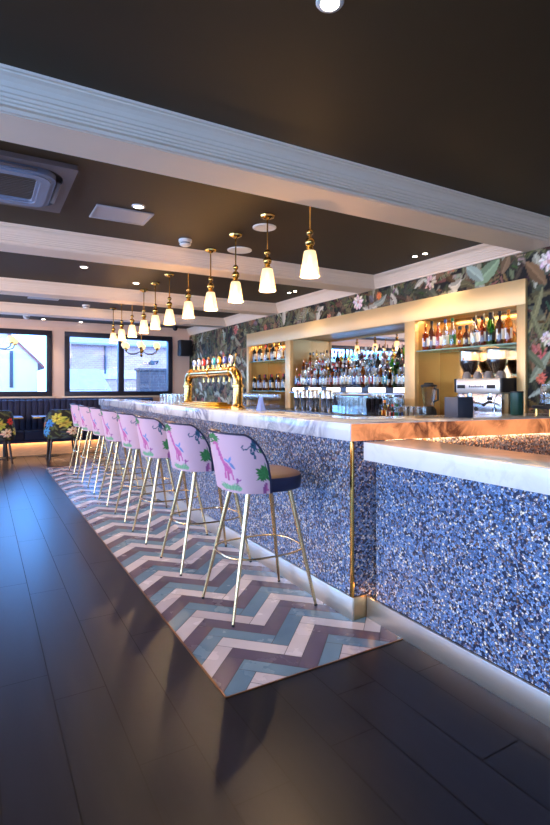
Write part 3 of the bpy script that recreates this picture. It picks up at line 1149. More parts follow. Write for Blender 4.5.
def bottle(shape, body, lab, cap, loc, label, group, sc=1.0):
    key = (shape, body, lab, cap)
    if key not in PROTO:
        prof, (l0, l1, lr), (c0, c1, cr) = SHAPES[shape]
        mb = MB()
        mb.lathe(prof, 14)
        root = mb.build("bottle", BODY[body])
        mb = MB()
        mb.lathe([(lr, l0), (lr, l1)], 14, a0=PI * 0.15, a1=PI * 1.85)
        mb.build("label", LAB[lab], root)
        mb = MB()
        if shape == "pourer":
            mb.lathe([(0.016, 0.256), (0.0165, 0.285), (0.007, 0.295), (0.005, 0.345)], 8)
        else:
            mb.lathe([(cr, c0), (cr, c1 - 0.004), (cr * 0.85, c1)], 10)
        mb.build("cap", CAPS[cap], root)
        tag(root, label, "bottle", group)
        root.location = loc
        root.rotation_euler = (0, 0, PI * 1.17)
        root.scale = (sc, sc, sc)
        PROTO[key] = (root, True)
        return root
    root = PROTO[key][0]
    r = dup(root, loc, PI * 1.17 + random.uniform(-0.2, 0.2), label, (sc, sc, sc))
    r["group"] = group
    return r


# spirits above the coffee machine (left to right)
COFFEE_ROW = [("spirit", "amber", "white", "gold"), ("tall", "brown", "white", "black"), ("spirit", "pink", "white", "silver"), ("tall", "clear", "white", "blue"),
              ("tall", "clear", "green", "green"), ("squat", "gold", "yellow", "black"), ("squat", "brown", "cream", "black"), ("pourer", "brown", "cream", "black"),
              ("spirit", "clear", "white", "black"), ("pourer", "amber", "cream", "black"), ("spirit", "amber", "white", "black"), ("pourer", "dark", "white", "black"),
              ("champagne", "green", "black", "black"), ("tall", "brown", "white", "black"), ("tall", "gold", "white", "orange"), ("squat", "amber", "cream", "gold")]
CXY = [4.04, 3.95, 3.86, 3.765, 3.67, 3.575, 3.49, 3.47, 3.40, 3.375, 3.305, 3.27, 3.21, 3.11, 3.02, 2.945]
for i, (sh, bo, la, ca) in enumerate(COFFEE_ROW):
    xx = 4.245
    if i in (7, 9, 11, 15):
        xx = 4.36
    sc = 0.97 if sh != "champagne" else 1.0
    bottle(sh, bo, la, ca, (xx, CXY[i], 1.7082), "%s bottle with %s label, %s from left above the coffee machine" % (bo, la, ORD[i]), "spirits above the coffee machine", sc)

# wine niche
wr_ = random.Random(3)
for (z, n, row) in ((1.7622, 11, "upper"), (1.2452, 12, "lower")):
    for i in range(n):
        y = 8.14 - i * (1.16 / (n - 1)) + wr_.uniform(-0.008, 0.008)
        bo = wr_.choice(["dark", "dark", "brown", "clear"]) if row == "upper" else wr_.choice(["dark", "dark", "brown"])
        if row == "upper" and i == n - 1:
            bo = "lime"
        la = wr_.choice(["white", "white", "white", "cream"])
        ca = wr_.choice(["black", "red", "black", "gold"])
        bottle("wine", bo, la, ca, (4.30 if i % 2 else 4.26, y, z), "%s wine bottle with %s label, %s from left on the %s wine shelf" % (bo, la, ORD[i], row),
               "wine bottles on the %s shelf" % row, 0.95)

# the mirrored niche: three stepped rows
sr = random.Random(21)
kinds = ["clear", "clear", "clear", "clear", "clear", "amber", "gold", "pink", "blue", "dark", "clear", "clear", "clear"]
for (x, z, n, row) in ((4.25, 1.3002, 29, "front"), (4.375, 1.4202, 28, "middle"), (4.50, 1.5402, 27, "rear")):
    for i in range(n):
        y = 6.70 - i * (2.34 / (n - 1)) + sr.uniform(-0.002, 0.002)
        bo = sr.choice(kinds)
        la = sr.choice(["white", "white", "cream", "white", "cream", "black", "blue", "red", "teal", "white"])
        ca = sr.choice(["black", "silver", "gold", "black", "white", "silver", "red"])
        sh = sr.choice(["spirit", "spirit", "tall", "tall", "squat", "pourer"])
        if i >= n - 6 and row != "front" and sr.random() < 0.35:
            bo = "lime"
        if row == "front" and i == n - 3:
            bo, sh = "green", "tall"
        bottle(sh, bo, la, ca, (x, y, z), "%s bottle with %s label, %s from left in the %s stepped row" % (bo, la, ORD[i], row),
               "bottles in the mirrored niche, %s row" % row, sr.uniform(0.92, 1.0))


# ------------------------------------------------------------------ glassware
def glass_mesh(kind):
    mb = MB()
    if kind == "wine":
        mb.lathe([(0.0, 0.0), (0.034, 0.0), (0.034, 0.003), (0.006, 0.008), (0.004, 0.02), (0.004, 0.10), (0.012, 0.108), (0.032, 0.135), (0.038, 0.165), (0.031, 0.215), (0.0295, 0.215), (0.036, 0.165), (0.030, 0.137), (0.0, 0.112)], 14)
    elif kind == "highball":
        mb.lathe([(0.0, 0.0), (0.030, 0.0), (0.032, 0.01), (0.036, 0.20), (0.034, 0.20), (0.030, 0.016), (0.0, 0.014)], 14)
    else:
        mb.lathe([(0.0, 0.0), (0.034, 0.0), (0.036, 0.008), (0.040, 0.12), (0.038, 0.12), (0.034, 0.014), (0.0, 0.012)], 14)
    return mb


proto = None


def glasses(name, kind, places, labels, cat, group, m):
    first = None
    for (p, lb) in zip(places, labels):
        if first is None:
            first = glass_mesh(kind).build(name, m)
            first.location = p
            tag(first, lb, cat, group)
        else:
            dup(first, p, None, lb)


pl, lb = [], []
for r_, x in (("front", 3.92), ("rear", 4.06)):
    for i in range(15):
        pl.append((x, 8.16 - i * 0.088, 0.9802))
        lb.append("clear stemmed wine glass, %s from left in the %s row below the wine shelves" % (ORD[i], r_))
glasses("wine_glass", "wine", pl, lb, "wine glass", "wine glasses below the wine shelves", M["clear_glass"])
pl, lb = [], []
for r_, x in (("front", 3.92), ("rear", 4.03)):
    for i in range(13):
        pl.append((x, 5.16 - i * 0.080, 0.9802))
        lb.append("clear highball glass, %s from left in the %s row under the lit steps" % (ORD[i], r_))
glasses("highball_glass", "highball", pl, lb, "glass", "highball glasses under the lit steps", M["clear_glass"])
pl, lb = [], []
for r_, x, n in (("front", 1.96, 4), ("rear", 2.06, 4)):
    for i in range(n):
        pl.append((x + 0.02, 6.28 - i * 0.13, 1.1002))
        lb.append("clear tumbler, %s from left in the %s line beside the brass beer font" % (ORD[i], r_))
glasses("tumbler", "tumbler", pl, lb, "glass", "tumblers beside the beer font", M["clear_glass"])
pl, lb = [], []
for i in range(5):
    pl.append((3.90, 4.08 - i * 0.082, 0.9802))
    lb.append("small clear glass, %s from left in front of the blender" % ORD[i])
glasses("small_glass", "tumbler", pl, lb, "glass", "small glasses before the blender", M["clear_glass"])
pl, lb = [], []
for i in range(3):
    pl.append((3.83, 4.50 - i * 0.080, 0.9802))
    lb.append("dark smoked glass, %s from left beside the row of highball glasses" % ORD[i])
glasses("smoked_glass", "highball", pl, lb, "glass", "dark glasses by the post", mat("smoked glass", srgb(24, 24, 28), 0.08, alpha=0.9))

# cocktail shakers
mb = MB()
mb.lathe([(0.0, 0.0), (0.030, 0.0), (0.032, 0.004), (0.040, 0.10), (0.046, 0.175), (0.0475, 0.178), (0.046, 0.181), (0.044, 0.178), (0.03, 0.02), (0.0, 0.015)], 18)
sh0 = mb.build("shaker_tin", M["steel"])
mb = MB()
mb.lathe([(0.041, 0.182), (0.040, 0.20), (0.034, 0.26), (0.032, 0.285), (0.030, 0.288), (0.0, 0.288)], 18)
mb.build("upper_tin", M["steel"], sh0)
tag(sh0, "steel shaker tin, first from left in the front line before the mirror", "cocktail shaker", "cocktail shaker tins")
sh0.location = (3.86, 6.08, 0.9802)
for i, (x, y, row) in enumerate(((3.86, 5.90, "front"), (3.86, 5.70, "front"), (3.86, 5.42, "front"), (3.86, 5.30, "front"), (4.0, 6.0, "rear"), (4.0, 5.80, "rear"), (4.0, 5.58, "rear"))):
    k = i + 1 if row == "front" else i - 4
    dup(sh0, (x, y, 0.9802), None, "steel shaker tin, %s from left in the %s line before the mirror" % (ORD[k], row))

# folded blue cloth on the bar
mb = MB()


def cloth(u, v):
    a = 2 * PI * u
    r = 0.042 * (1 - 0.62 * v) * (1 + 0.12 * math.sin(5 * a + 2 * v))
    return (r * math.cos(a) * 0.9, r * math.sin(a), 0.115 * v + 0.006 * math.sin(3 * a) * v)


mb.grid(cloth, 40, 10)
mb.add([cloth(i / 40, 1.0) for i in range(40)], [tuple(range(40))])
o = mb.build("bar_cloth", M["blue_cloth"])
o.location = (2.09, 3.87, 1.1005)
tag(o, "crumpled blue cloth standing on the marble bar beside the beer font", "cloth")

# ------------------------------------------------------------------ beer font
FY0, FY1, FXX = 4.31, 5.64, 2.08
font = thing("beer_font", "large polished brass arched beer font with eight taps on the bar", "beer tap", (FXX, 0, 1.10))
for nm, y in (("column", FY0), ("column", FY1)):
    mb = MB()
    mb.lathe([(0.075, 0.0), (0.075, 0.012), (0.06, 0.02), (0.052, 0.035), (0.046, 0.05), (0.046, 0.20), (0.058, 0.205), (0.058, 0.225), (0.046, 0.23), (0.044, 0.25)], 22, (0, y, 0.0005))
    mb.build(nm, M["brass"], font)
mb = MB()
pts = []
R = 0.11
for k in range(9):
    a = PI / 2 * k / 8
    pts.append((0, FY0 + R - R * math.cos(a), 0.245 + R * math.sin(a)))
for k in range(9):
    a = PI / 2 * (1 - k / 8)
    pts.append((0, FY1 - R + R * math.cos(a), 0.245 + R * math.sin(a)))
mb.tube(pts, 0.045, 18)
for y in (FY0 + 0.14, (FY0 + FY1) / 2, FY1 - 0.14):
    mb.tube([(0, y - 0.018, 0.355), (0, y + 0.018, 0.355)], 0.054, 18)
mb.build("arch_tube", M["brass"], font)
bcols = [srgb(230, 230, 236), srgb(236, 232, 230), srgb(206, 60, 44), srgb(120, 70, 40), srgb(60, 170, 178), srgb(240, 150, 30), srgb(70, 80, 150), srgb(236, 230, 232)]
bnames = ["white", "cream", "red", "brown", "teal", "orange", "navy", "white"]
for i in range(8):
    y = FY1 - 0.20 - i * (FY1 - FY0 - 0.36) / 7
    mb = MB()
    mb.tube([(0.0, y, 0.39), (0.0, y, 0.435)], 0.010, 8)
    mb.tube([(0.045, y, 0.355), (0.10, y, 0.345), (0.115, y, 0.30), (0.115, y, 0.26)], 0.011, 8)
    t_ = mb.build("tap", M["brass"], font)
    mb = MB()
    mt = Matrix.Rotation(-PI / 2, 4, "Y")
    mb.lathe([(0.0, -0.012), (0.036, -0.012), (0.040, -0.004), (0.040, 0.006), (0.032, 0.012), (0.0, 0.012)], 18, (0, 0, 0), mtx=Matrix.Translation((0.0, y, 0.470)) @ Matrix.Diagonal((1, 0.82, 1.0, 1)) @ mt)
    b_ = mb.build("badge", mat("tap badge " + bnames[i] + str(i), bcols[i], 0.3), t_)
    mb = MB()
    mb.lathe([(0.0, 0.0125), (0.020, 0.0125), (0.020, 0.0145), (0.0, 0.0145)], 12, (0, 0, 0), mtx=Matrix.Translation((0.0, y, 0.470)) @ Matrix.Diagonal((1, 0.82, 1.0, 1)) @ mt)
    mb.add([], [])
    bm_ = mb.build("badge_centre", mat("badge centre " + str(i), srgb(40, 50, 110) if i in (0, 1, 7) else srgb(236, 226, 210), 0.3), t_)
    mb = MB()
    mb.tube([(0.03, y - 0.02, 0.40), (0.035, y - 0.02, 0.455), (0.05, y - 0.02, 0.53)], [0.007, 0.008, 0.011], 8)
    mb.build("tap_handle", M["brass"], t_)
mb = MB()
mb.box((-0.14, FY0 + 0.12, 0.0005), (0.10, FY1 - 0.10, 0.018), 0.006)
mb.box((-0.10, FY0 + 0.30, 0.018), (0.08, FY1 - 0.14, 0.034), 0.005)
mb.box((-0.06, FY0 + 0.36, 0.034), (0.06, FY1 - 0.30, 0.05), 0.005)
mb.build("drip_tray", mat("gold drip tray", srgb(232, 178, 54), 0.25, 0.9), font)

# ------------------------------------------------------------------ coffee things
cm = thing("coffee_machine", "chrome two-group coffee machine with black end in the gold niche", "coffee machine", (0, 0, 0))
cx0, cy0, cy1 = 3.985, 2.90, 3.43
mb = MB()
mb.box((4.02, cy0 + 0.03, 1.00), (4.27, cy1 - 0.03, 1.25), 0.008)
mb.build("body", M["steel"], cm)
mb = MB()
mb.box((cx0, cy0 + 0.02, 1.245), (4.28, cy1 - 0.02, 1.385), 0.018)
o = mb.build("top_housing", M["satin"], cm)
for y in (cy1 - 0.09, cy0 + 0.11):
    mb = MB()
    mb.box((cx0 - 0.006, y - 0.045, 1.292), (cx0 - 0.0005, y + 0.045, 1.325), 0.0025)
    mb.build("keypad", M["black"], o)
mb = MB()
for k in range(8):
    yk = cy1 - 0.18 - k * 0.021
    mb.box((cx0 - 0.003, yk - 0.013, 1.300), (cx0 - 0.0004, yk, 1.300 + (0.016 if k % 3 else 0.020)))
mb.build("lettering", M["charcoal"], o)
for y in (cy0, cy1 - 0.015):
    mb = MB()
    mb.box((cx0 + 0.005, y, 1.255), (4.285, y + 0.015, 1.385), 0.004)
    mb.build("end_panel", M["black"], cm)
for y in (cy0 + 0.15, cy1 - 0.16):
    mb = MB()
    mb.lathe([(0.0, 0.0), (0.030, 0.0), (0.034, 0.006), (0.034, 0.035), (0.026, 0.04), (0.026, 0.06), (0.0, 0.06)], 18, (cx0 + 0.05, y, 1.185))
    g_ = mb.build("group_head", M["chrome"], cm)
    mb = MB()
    mb.lathe([(0.0, 0.0), (0.026, 0.0), (0.032, 0.008), (0.032, 0.03)], 18, (cx0 + 0.05, y, 1.152))
    mb.tube([(cx0 + 0.03, y, 1.168), (cx0 - 0.05, y - 0.03, 1.16), (cx0 - 0.13, y - 0.06, 1.145)], [0.009, 0.012, 0.014], 10, mi=1)
    mb.tube([(cx0 + 0.05, y - 0.012, 1.155), (cx0 + 0.05, y - 0.012, 1.135)], 0.005, 8)
    mb.build("portafilter", [M["chrome"], M["black"]], g_)
for y in (cy0 + 0.05, cy1 - 0.05):
    mb = MB()
    mb.tube([(cx0 + 0.02, y, 1.25), (cx0 - 0.03, y, 1.20), (cx0 - 0.035, y, 1.08)], 0.005, 8)
    mb.build("steam_wand", M["chrome"], cm)
mb = MB()
mb.box((cx0 - 0.05, cy0 + 0.02, 0.995), (4.27, cy1 - 0.02, 1.06), 0.008)
mb.build("drip_base", M["steel"], cm)
for (x, y) in ((cx0, cy0 + 0.06), (cx0, cy1 - 0.06), (4.24, cy0 + 0.06), (4.24, cy1 - 0.06)):
    mb = MB()
    mb.lathe([(0.018, 0.0), (0.02, 0.016)], 12, (x, y, 0.9802))
    mb.build("foot", M["black"], cm)
for y in (cy0 + 0.16, cy1 - 0.17):
    mb = MB()
    mt = Matrix.Rotation(-PI / 2, 4, "Y")
    mb.lathe([(0.0, 0.0), (0.02, 0.0), (0.02, 0.006), (0.016, 0.008), (0.0, 0.008)], 14, (4.0195, y - 0.06, 1.10), mtx=mt)
    mb.build("gauge", M["black"], cm)
# cups stored on the machine
mb = MB()
mb.lathe([(0.042, 0.0), (0.040, 0.012), (0.034, 0.045), (0.022, 0.062), (0.018, 0.066), (0.0, 0.066)], 16)
mb.tube([(0.036, 0, 0.02), (0.058, 0, 0.025), (0.056, 0, 0.045), (0.03, 0, 0.05)], 0.004, 6)
c0 = mb.build("coffee_cup", M["cup"])
tag(c0, "upturned grey coffee cup on the machine, first from left in the front row", "cup", "cups on the coffee machine")
c0.location = (4.05, 3.33, 1.3855)
for i, (x, y, r_) in enumerate(((4.05, 3.205, "front"), (4.05, 3.09, "front"), (4.05, 2.965, "front"), (4.16, 3.29, "rear"), (4.16, 3.16, "rear"), (4.16, 3.03, "rear"))):
    k = i + 1 if r_ == "front" else i - 3
    dup(c0, (x, y, 1.3855), random.uniform(0, 6), "upturned grey coffee cup on the machine, %s from left in the %s row" % (ORD[k], r_))
# grinders
gr = None
for i, y in enumerate((3.60, 3.27)):
    lab = "coffee grinder with clear hopper of dark beans, %s in the gold niche" % ("further from camera" if i == 0 else "nearer the wall corner")
    if gr is None:
        gr = thing("coffee_grinder", lab, "coffee grinder", (4.42, y, 0.9802), 0, "coffee grinders in the niche")
        mb = MB()
        mb.box((-0.085, -0.08, 0.0), (0.085, 0.08, 0.36), 0.02)
        mb.box((-0.11, -0.09, 0.0), (0.09, 0.09, 0.03), 0.008)
        mb.lathe([(0.07, 0.36), (0.07, 0.40), (0.05, 0.43)], 20)
        mb.build("body", M["steel"], gr)
        mb = MB()
        mb.lathe([(0.045, 0.43), (0.05, 0.45), (0.098, 0.56), (0.100, 0.57), (0.100, 0.695), (0.097, 0.695), (0.097, 0.57), (0.046, 0.452)], 24)
        mb.build("hopper", M["clear_glass"], gr)
        mb = MB()
        mb.lathe([(0.0, 0.455), (0.043, 0.455), (0.092, 0.562), (0.094, 0.575), (0.094, 0.60), (0.0, 0.606)], 24)
        mb.build("coffee_beans", M["beans"], gr)
        mb = MB()
        mb.lathe([(0.0, 0.70), (0.10, 0.70), (0.102, 0.698), (0.102, 0.706), (0.0, 0.708)], 24)
        mb.build("lid", M["black"], gr)
    else:
        dup(gr, (4.42, y, 0.9802), 0, lab)
# blender
bl = thing("blender", "bar blender with a ribbed clear jug and black base by the post", "blender", (4.08, 3.84, 0.9802))
mb = MB()
mb.lathe([(0.0, 0.0), (0.085, 0.0), (0.088, 0.01), (0.075, 0.09), (0.055, 0.12), (0.0, 0.12)], 20)
mb.build("base", M["black"], bl)
mb = MB()
mb.lathe([(0.05, 0.122), (0.055, 0.13), (0.082, 0.33), (0.080, 0.33), (0.052, 0.135), (0.0, 0.13)], 12, smooth=False)
mb.build("jug", M["clear_glass"], bl)
mb = MB()
mb.lathe([(0.085, 0.328), (0.086, 0.345), (0.05, 0.352), (0.045, 0.37), (0.0, 0.37)], 20)
mb.build("lid", M["black"], bl)
mb = MB()
mb.tube([(0.0, -0.075, 0.31), (0.0, -0.125, 0.30), (0.0, -0.125, 0.19), (0.0, -0.065, 0.17)], 0.010, 8)
mb.build("handle", M["black"], bl)
# garnish / condiment bottles by the post
sm_ = [("dark", "black", "black"), ("gold", "yellow", "orange"), ("brown", "white", "gold"), ("dark", "red", "red"), ("clear", "green", "green"), ("amber", "blue", "blue")]
for i, (bo, la, ca) in enumerate(sm_):
    bottle("squat", bo, la, ca, (3.78, 4.25 - i * 0.062, 0.9802), "small %s bitters bottle with %s label, %s from left beside the post" % (bo, la, ORD[i]),
           "bitters bottles by the post", 0.62 if i != 1 else 0.8)

# napkin holder, green tin, glass jars on the return
nh = thing("napkin_holder", "charcoal box napkin holder on the orange lit end of the bar", "napkin holder", (2.79, 2.36, 1.1002), math.radians(-8))
mb = MB()
mb.box((-0.065, -0.065, 0.0), (0.065, -0.058, 0.135), 0.002)
mb.box((-0.065, 0.058, 0.0), (0.065, 0.065, 0.135), 0.002)
mb.box((-0.065, -0.058, 0.0), (-0.058, 0.058, 0.135), 0.002)
mb.box((0.058, -0.058, 0.0), (0.065, 0.058, 0.135), 0.002)
mb.box((-0.058, -0.058, 0.0), (0.058, 0.058, 0.006))
mb.build("case", M["charcoal"], nh)
mb = MB()
mb.box((-0.055, -0.055, 0.0065), (0.055, 0.055, 0.128), 0.002)
mb.build("napkin_stack", M["black"], nh)
gt = thing("canister", "dark green cylindrical canister on the bar end by the wall corner", "canister", (3.37, 2.33, 1.1002))
mb = MB()
mb.lathe([(0.0, 0.0), (0.043, 0.0), (0.0445, 0.003), (0.0445, 0.168), (0.041, 0.171), (0.0405, 0.168), (0.0405, 0.01), (0.0, 0.008)], 26)
mb.build("body", M["green_tin"], gt)
mb = MB()
mb.lathe([(0.045, 0.162), (0.0462, 0.165), (0.045, 0.172), (0.043, 0.1725)], 26)
mb.build("rim", M["black"], gt)
st = thing("jar_stand", "low black stand with short legs holding clear jars at the bar end", "stand", (3.66, 2.20, 1.1002), math.radians(-9))
mb = MB()
mb.box((-0.17, -0.08, 0.045), (0.17, 0.08, 0.07), 0.006)
mb.build("tray", M["black"], st)
for (x, y) in ((-0.14, -0.06), (0.14, -0.06), (-0.14, 0.06), (0.14, 0.06)):
    mb = MB()
    mb.lathe([(0.012, 0.0), (0.010, 0.046)], 10, (x, y, 0))
    mb.build("leg", M["brass"], st)
j0 = None
for i, (x, y) in enumerate(((3.582, 2.215), (3.735, 2.19))):
    lb_ = "clear glass storage jar on the black stand, %s" % ("beside the green canister" if i == 0 else "further along from the green canister")
    if j0 is None:
        j0 = thing("glass_jar", lb_, "jar", (x, y, 1.1706), 0, "clear jars on the black stand")
        mb = MB()
        mb.lathe([(0.0, 0.0), (0.058, 0.0), (0.062, 0.006), (0.062, 0.13), (0.055, 0.142), (0.055, 0.15), (0.053, 0.15), (0.053, 0.142), (0.059, 0.13), (0.059, 0.01), (0.0, 0.008)], 22)
        mb.build("body", M["clear_glass"], j0)
        mb = MB()
        mb.lathe([(0.0, 0.165), (0.012, 0.165), (0.014, 0.158), (0.054, 0.152), (0.057, 0.1505), (0.0, 0.1505)], 22)
        mb.build("lid", M["clear_glass"], j0)
    else:
        dup(j0, (x, y, 1.1706), 0, lb_)

# ------------------------------------------------------------------ bar stools
st0 = thing("bar_stool", "pink animal print bar stool with brass legs, nearest the camera", "bar stool", (1.45, 2.72, 0.0025), 0, "pink printed bar stools along the bar")
SX, SY = 0.225, 0.235


def sup(t, a, b, e=2.5):
    c, s = math.cos(t), math.sin(t)
    return (a * math.copysign(abs(c) ** (2 / e), c), b * math.copysign(abs(s) ** (2 / e), s))


def seat_ring(scale, n=48):
    return [tuple(v * scale for v in sup(2 * PI * k / n, SX, SY)) for k in range(n)]


mb = MB()
levels = [(0.70, 0.90), (0.705, 0.96), (0.715, 0.985), (0.75, 1.0), (0.775, 1.0), (0.783, 0.985)]
rings = [[(x + 0.02, y, z) for x, y in seat_ring(s)] for z, s in levels]
vs = [p for r in rings for p in r]
fs = [(j * 48 + i, j * 48 + (i + 1) % 48, (j + 1) * 48 + (i + 1) % 48, (j + 1) * 48 + i) for j in range(len(levels) - 1) for i in range(48)]
mb.add(vs, fs, 0, True)
mb.add(rings[0], [tuple(range(48))[::-1]])
mb.build("seat", M["navy_leather"], st0)
mb = MB()
levels = [(0.783, 0.985), (0.792, 0.95), (0.799, 0.86), (0.804, 0.6), (0.806, 0.3)]
rings = [[(x + 0.02, y, z) for x, y in seat_ring(s)] for z, s in levels]
vs = [p for r in rings for p in r]
fs = [(j * 48 + i, j * 48 + (i + 1) % 48, (j + 1) * 48 + (i + 1) % 48, (j + 1) * 48 + i) for j in range(len(levels) - 1) for i in range(48)]
mb.add(vs, fs, 0, True)
mb.add(rings[-1], [tuple(range(48))])
mb.build("seat_pad", M["tan_leather"], st0)

TH = math.radians(82)


def back_pt(s, t, off=0.0):
    """s 0..1 across the back from the far side to the near side, t 0..1 up"""
    a = PI + (s - 0.5) * 2 * TH * -1
    a = PI - (0.5 - s) * 2 * TH * 1.0
    z0 = 0.705
    k = abs(s - 0.5) * 2
    top = 1.042 - 0.012 * k ** 2
    if k > 0.62:
        q = (k - 0.62) / 0.38
        top = top - 0.235 * (1 - math.sqrt(max(0.0, 1 - q * q))) - 0.02 * q
    z = z0 + (top - z0) * t
    h = (z - z0) / 0.33
    lean = 0.055 * h
    x, y = sup(a, SX + 0.022 + off, SY + 0.020 + off, 2.8)
    taper = 0.93 + 0.07 * min(1.0, h * 1.6)
    y *= taper
    wgt = max(0.0, -math.cos(a))
    return (x - lean * (0.35 + 0.65 * wgt) + 0.015, y, z)


NU, NV = 110, 84
mb = MB()
mb.grid(lambda u, v: back_pt(u, v), NU, NV)
bp = mb.build("backrest_cover", M["fabric_pink"], st0, sharp=180)
U, V = np.meshgrid(np.arange(NU + 1) / NU, np.arange(NV + 1) / NV)
# print coordinates: px 40..320 across the outer face, py 50..320 down
zz = np.array([[back_pt(i / NU, j / NV)[2] for i in range(NU + 1)] for j in range(NV + 1)])
# how far across the visible outer face each column of the grid lies (seen square on from behind and aside)
def across(u):
    p = back_pt(u, 0.5)
    x, y = p[0] + 1.45, p[1] + 2.72
    d = 0.499 * x + 0.8666 * y
    return 275 + 509 * (0.8666 * x - 0.499 * y) / d


us = [across(i / NU) for i in range(NU + 1)]
i0 = int(np.argmin(us))
lo_, hi_ = us[i0], max(us[i0:])
pxu = [(45 + 275 * (us[i] - lo_) / (hi_ - lo_)) if i >= i0 else (45 - 300 * (i0 - i) / NU) for i in range(NU + 1)]
PX = np.tile(np.array(pxu), (NV + 1, 1))
PY = 50 + (1.042 - zz) / 0.337 * 275
PXf, PYf = PX.ravel(), PY.ravel()
cols = np.empty((PXf.size, 3))
cols[:] = srgb(206, 170, 184)
PAL = {"green": srgb(58, 120, 70), "lgreen": srgb(120, 166, 130), "mag": srgb(190, 96, 150), "teal": srgb(46, 84, 108), "blue": srgb(110, 140, 190), "plum": srgb(150, 84, 140), "dteal": srgb(30, 56, 80)}


def paint(poly, c, k=1.0):
    cols[in_poly(PXf, PYf, poly)] = [x * k for x in PAL[c]]


def leafp(cx, cy, L, w, ang, c, k=1.0):
    n = 10
    pts = []
    for i in range(n + 1):
        t = i / n
        pts.append((t * L, w * math.sin(PI * t) ** 0.8))
    for i in range(n, -1, -1):
        t = i / n
        pts.append((t * L, -w * math.sin(PI * t) ** 0.8))
    ca, sa = math.cos(ang), math.sin(ang)
    paint([(cx + x * ca - y * sa, cy + x * sa + y * ca) for x, y in pts], c, k)


def palm(cx, cy, L, a0, a1, n, c):
    for i in range(n):
        a = a0 + (a1 - a0) * i / (n - 1)
        leafp(cx, cy, L * (0.85 + 0.15 * math.sin(i * 2.1)), L * 0.13, a, c, 0.75 + 0.25 * (i % 2) + 0.1)


def disc(cx, cy, r, c, k=1.0):
    cols[(PXf - cx) ** 2 + (PYf - cy) ** 2 < r * r] = [x * k for x in PAL[c]]


def stroke(pts, w, c, k=1.0):
    for (a, b) in zip(pts[:-1], pts[1:]):
        n = max(2, int(math.hypot(b[0] - a[0], b[1] - a[1]) / 2))
        for i in range(n + 1):
            t = i / n
            disc(a[0] + (b[0] - a[0]) * t, a[1] + (b[1] - a[1]) * t, w, c, k)


palm(62, 82, 34, PI * 0.95, PI * 2.15, 9, "green")
palm(66, 92, 26, 0.0, PI * 1.0, 6, "green")
# long-necked animal
stroke([(74, 104), (82, 140), (92, 178), (104, 206)], 7, "mag")
stroke([(74, 104), (68, 100), (64, 106)], 5, "mag")
paint([(90, 178), (112, 190), (132, 214), (134, 236), (112, 238), (98, 222)], "mag")
stroke([(100, 222), (98, 262)], 4, "mag")
stroke([(112, 234), (112, 268)], 4, "mag", 0.8)
stroke([(130, 232), (136, 262)], 4, "mag")
stroke([(80, 128), (86, 160)], 2, "plum")
stroke([(96, 196), (116, 214)], 2, "plum")
# blue bird
leafp(122, 186, 30, 6, math.radians(-70), "blue")
leafp(122, 184, 26, 6, math.radians(-150), "blue")
leafp(120, 182, 46, 7, math.radians(48), "blue", 0.85)
# plum monkey
disc(154, 262, 7, "plum")
stroke([(154, 266), (150, 284), (160, 292)], 4, "plum")
stroke([(158, 268), (172, 262)], 2.5, "plum")
# pale bush along the hem
for k in range(12):
    leafp(96 + k * 5.5, 316, 34 + 8 * math.sin(k), 5, math.radians(-90 + (k - 6) * 9), "lgreen", 0.85 + 0.2 * (k % 2))
# spotted cat
paint([(236, 70), (252, 68), (262, 82), (258, 104), (250, 118), (236, 112), (230, 96), (240, 86)], "teal")
disc(247, 74, 9, "teal")
stroke([(248, 112), (244, 140), (250, 160)], 5, "teal")
stroke([(254, 108), (262, 128)], 4, "teal")
stroke([(238, 110), (230, 132), (236, 142)], 4, "teal")
stroke([(232, 104), (214, 120), (198, 122), (190, 112), (196, 102)], 3, "teal")
for (a, b) in ((244, 84), (252, 92), (246, 102), (254, 104), (240, 100)):
    disc(a, b, 2.6, "dteal")
for k in range(5):
    leafp(278, 127, 15, 4, k * 2 * PI / 5, "green", 0.9)
palm(290, 232, 52, math.radians(120), math.radians(300), 9, "green")
palm(292, 238, 44, math.radians(-70), math.radians(110), 7, "green")
palm(340, 90, 30, 0, PI * 2, 9, "lgreen")
stroke([(298, 282), (290, 298), (290, 322)], 8, "plum", 0.9)
stroke([(300, 290), (304, 310)], 4, "mag")
for cx_ in (10, 366):
    palm(cx_, 200, 34, 0, PI * 2, 9, "green")
set_pattern(bp, cols)
mb = MB()
mb.grid(lambda u, v: back_pt(1 - u, v, -0.032), 60, 12)
for e in (0, 1):
    mb.grid(lambda u, v: tuple(np.array(back_pt(e, v)) * (1 - u) + np.array(back_pt(e, v, -0.032)) * u), 2, 12)
mb.grid(lambda u, v: tuple(np.array(back_pt(u, 1)) * (1 - v) + np.array(back_pt(u, 1, -0.032)) * v + np.array((0, 0, 0.004 * math.sin(PI * v)))), 60, 4)
mb.grid(lambda u, v: tuple(np.array(back_pt(u, 0)) * (1 - v) + np.array(back_pt(u, 0, -0.032)) * v), 60, 1)
fix_normals(mb.build("backrest", M["tan_leather"], st0))
mb = MB()
rim = [back_pt(0, v / 10, 0.001) for v in range(10)] + [back_pt(u / 60, 1, 0.001) for u in range(61)] + [back_pt(1, 1 - v / 10, 0.001) for v in range(1, 11)]
mb.tube(rim, 0.0062, 8)
mb.build("piping", M["navy_leather"], st0)
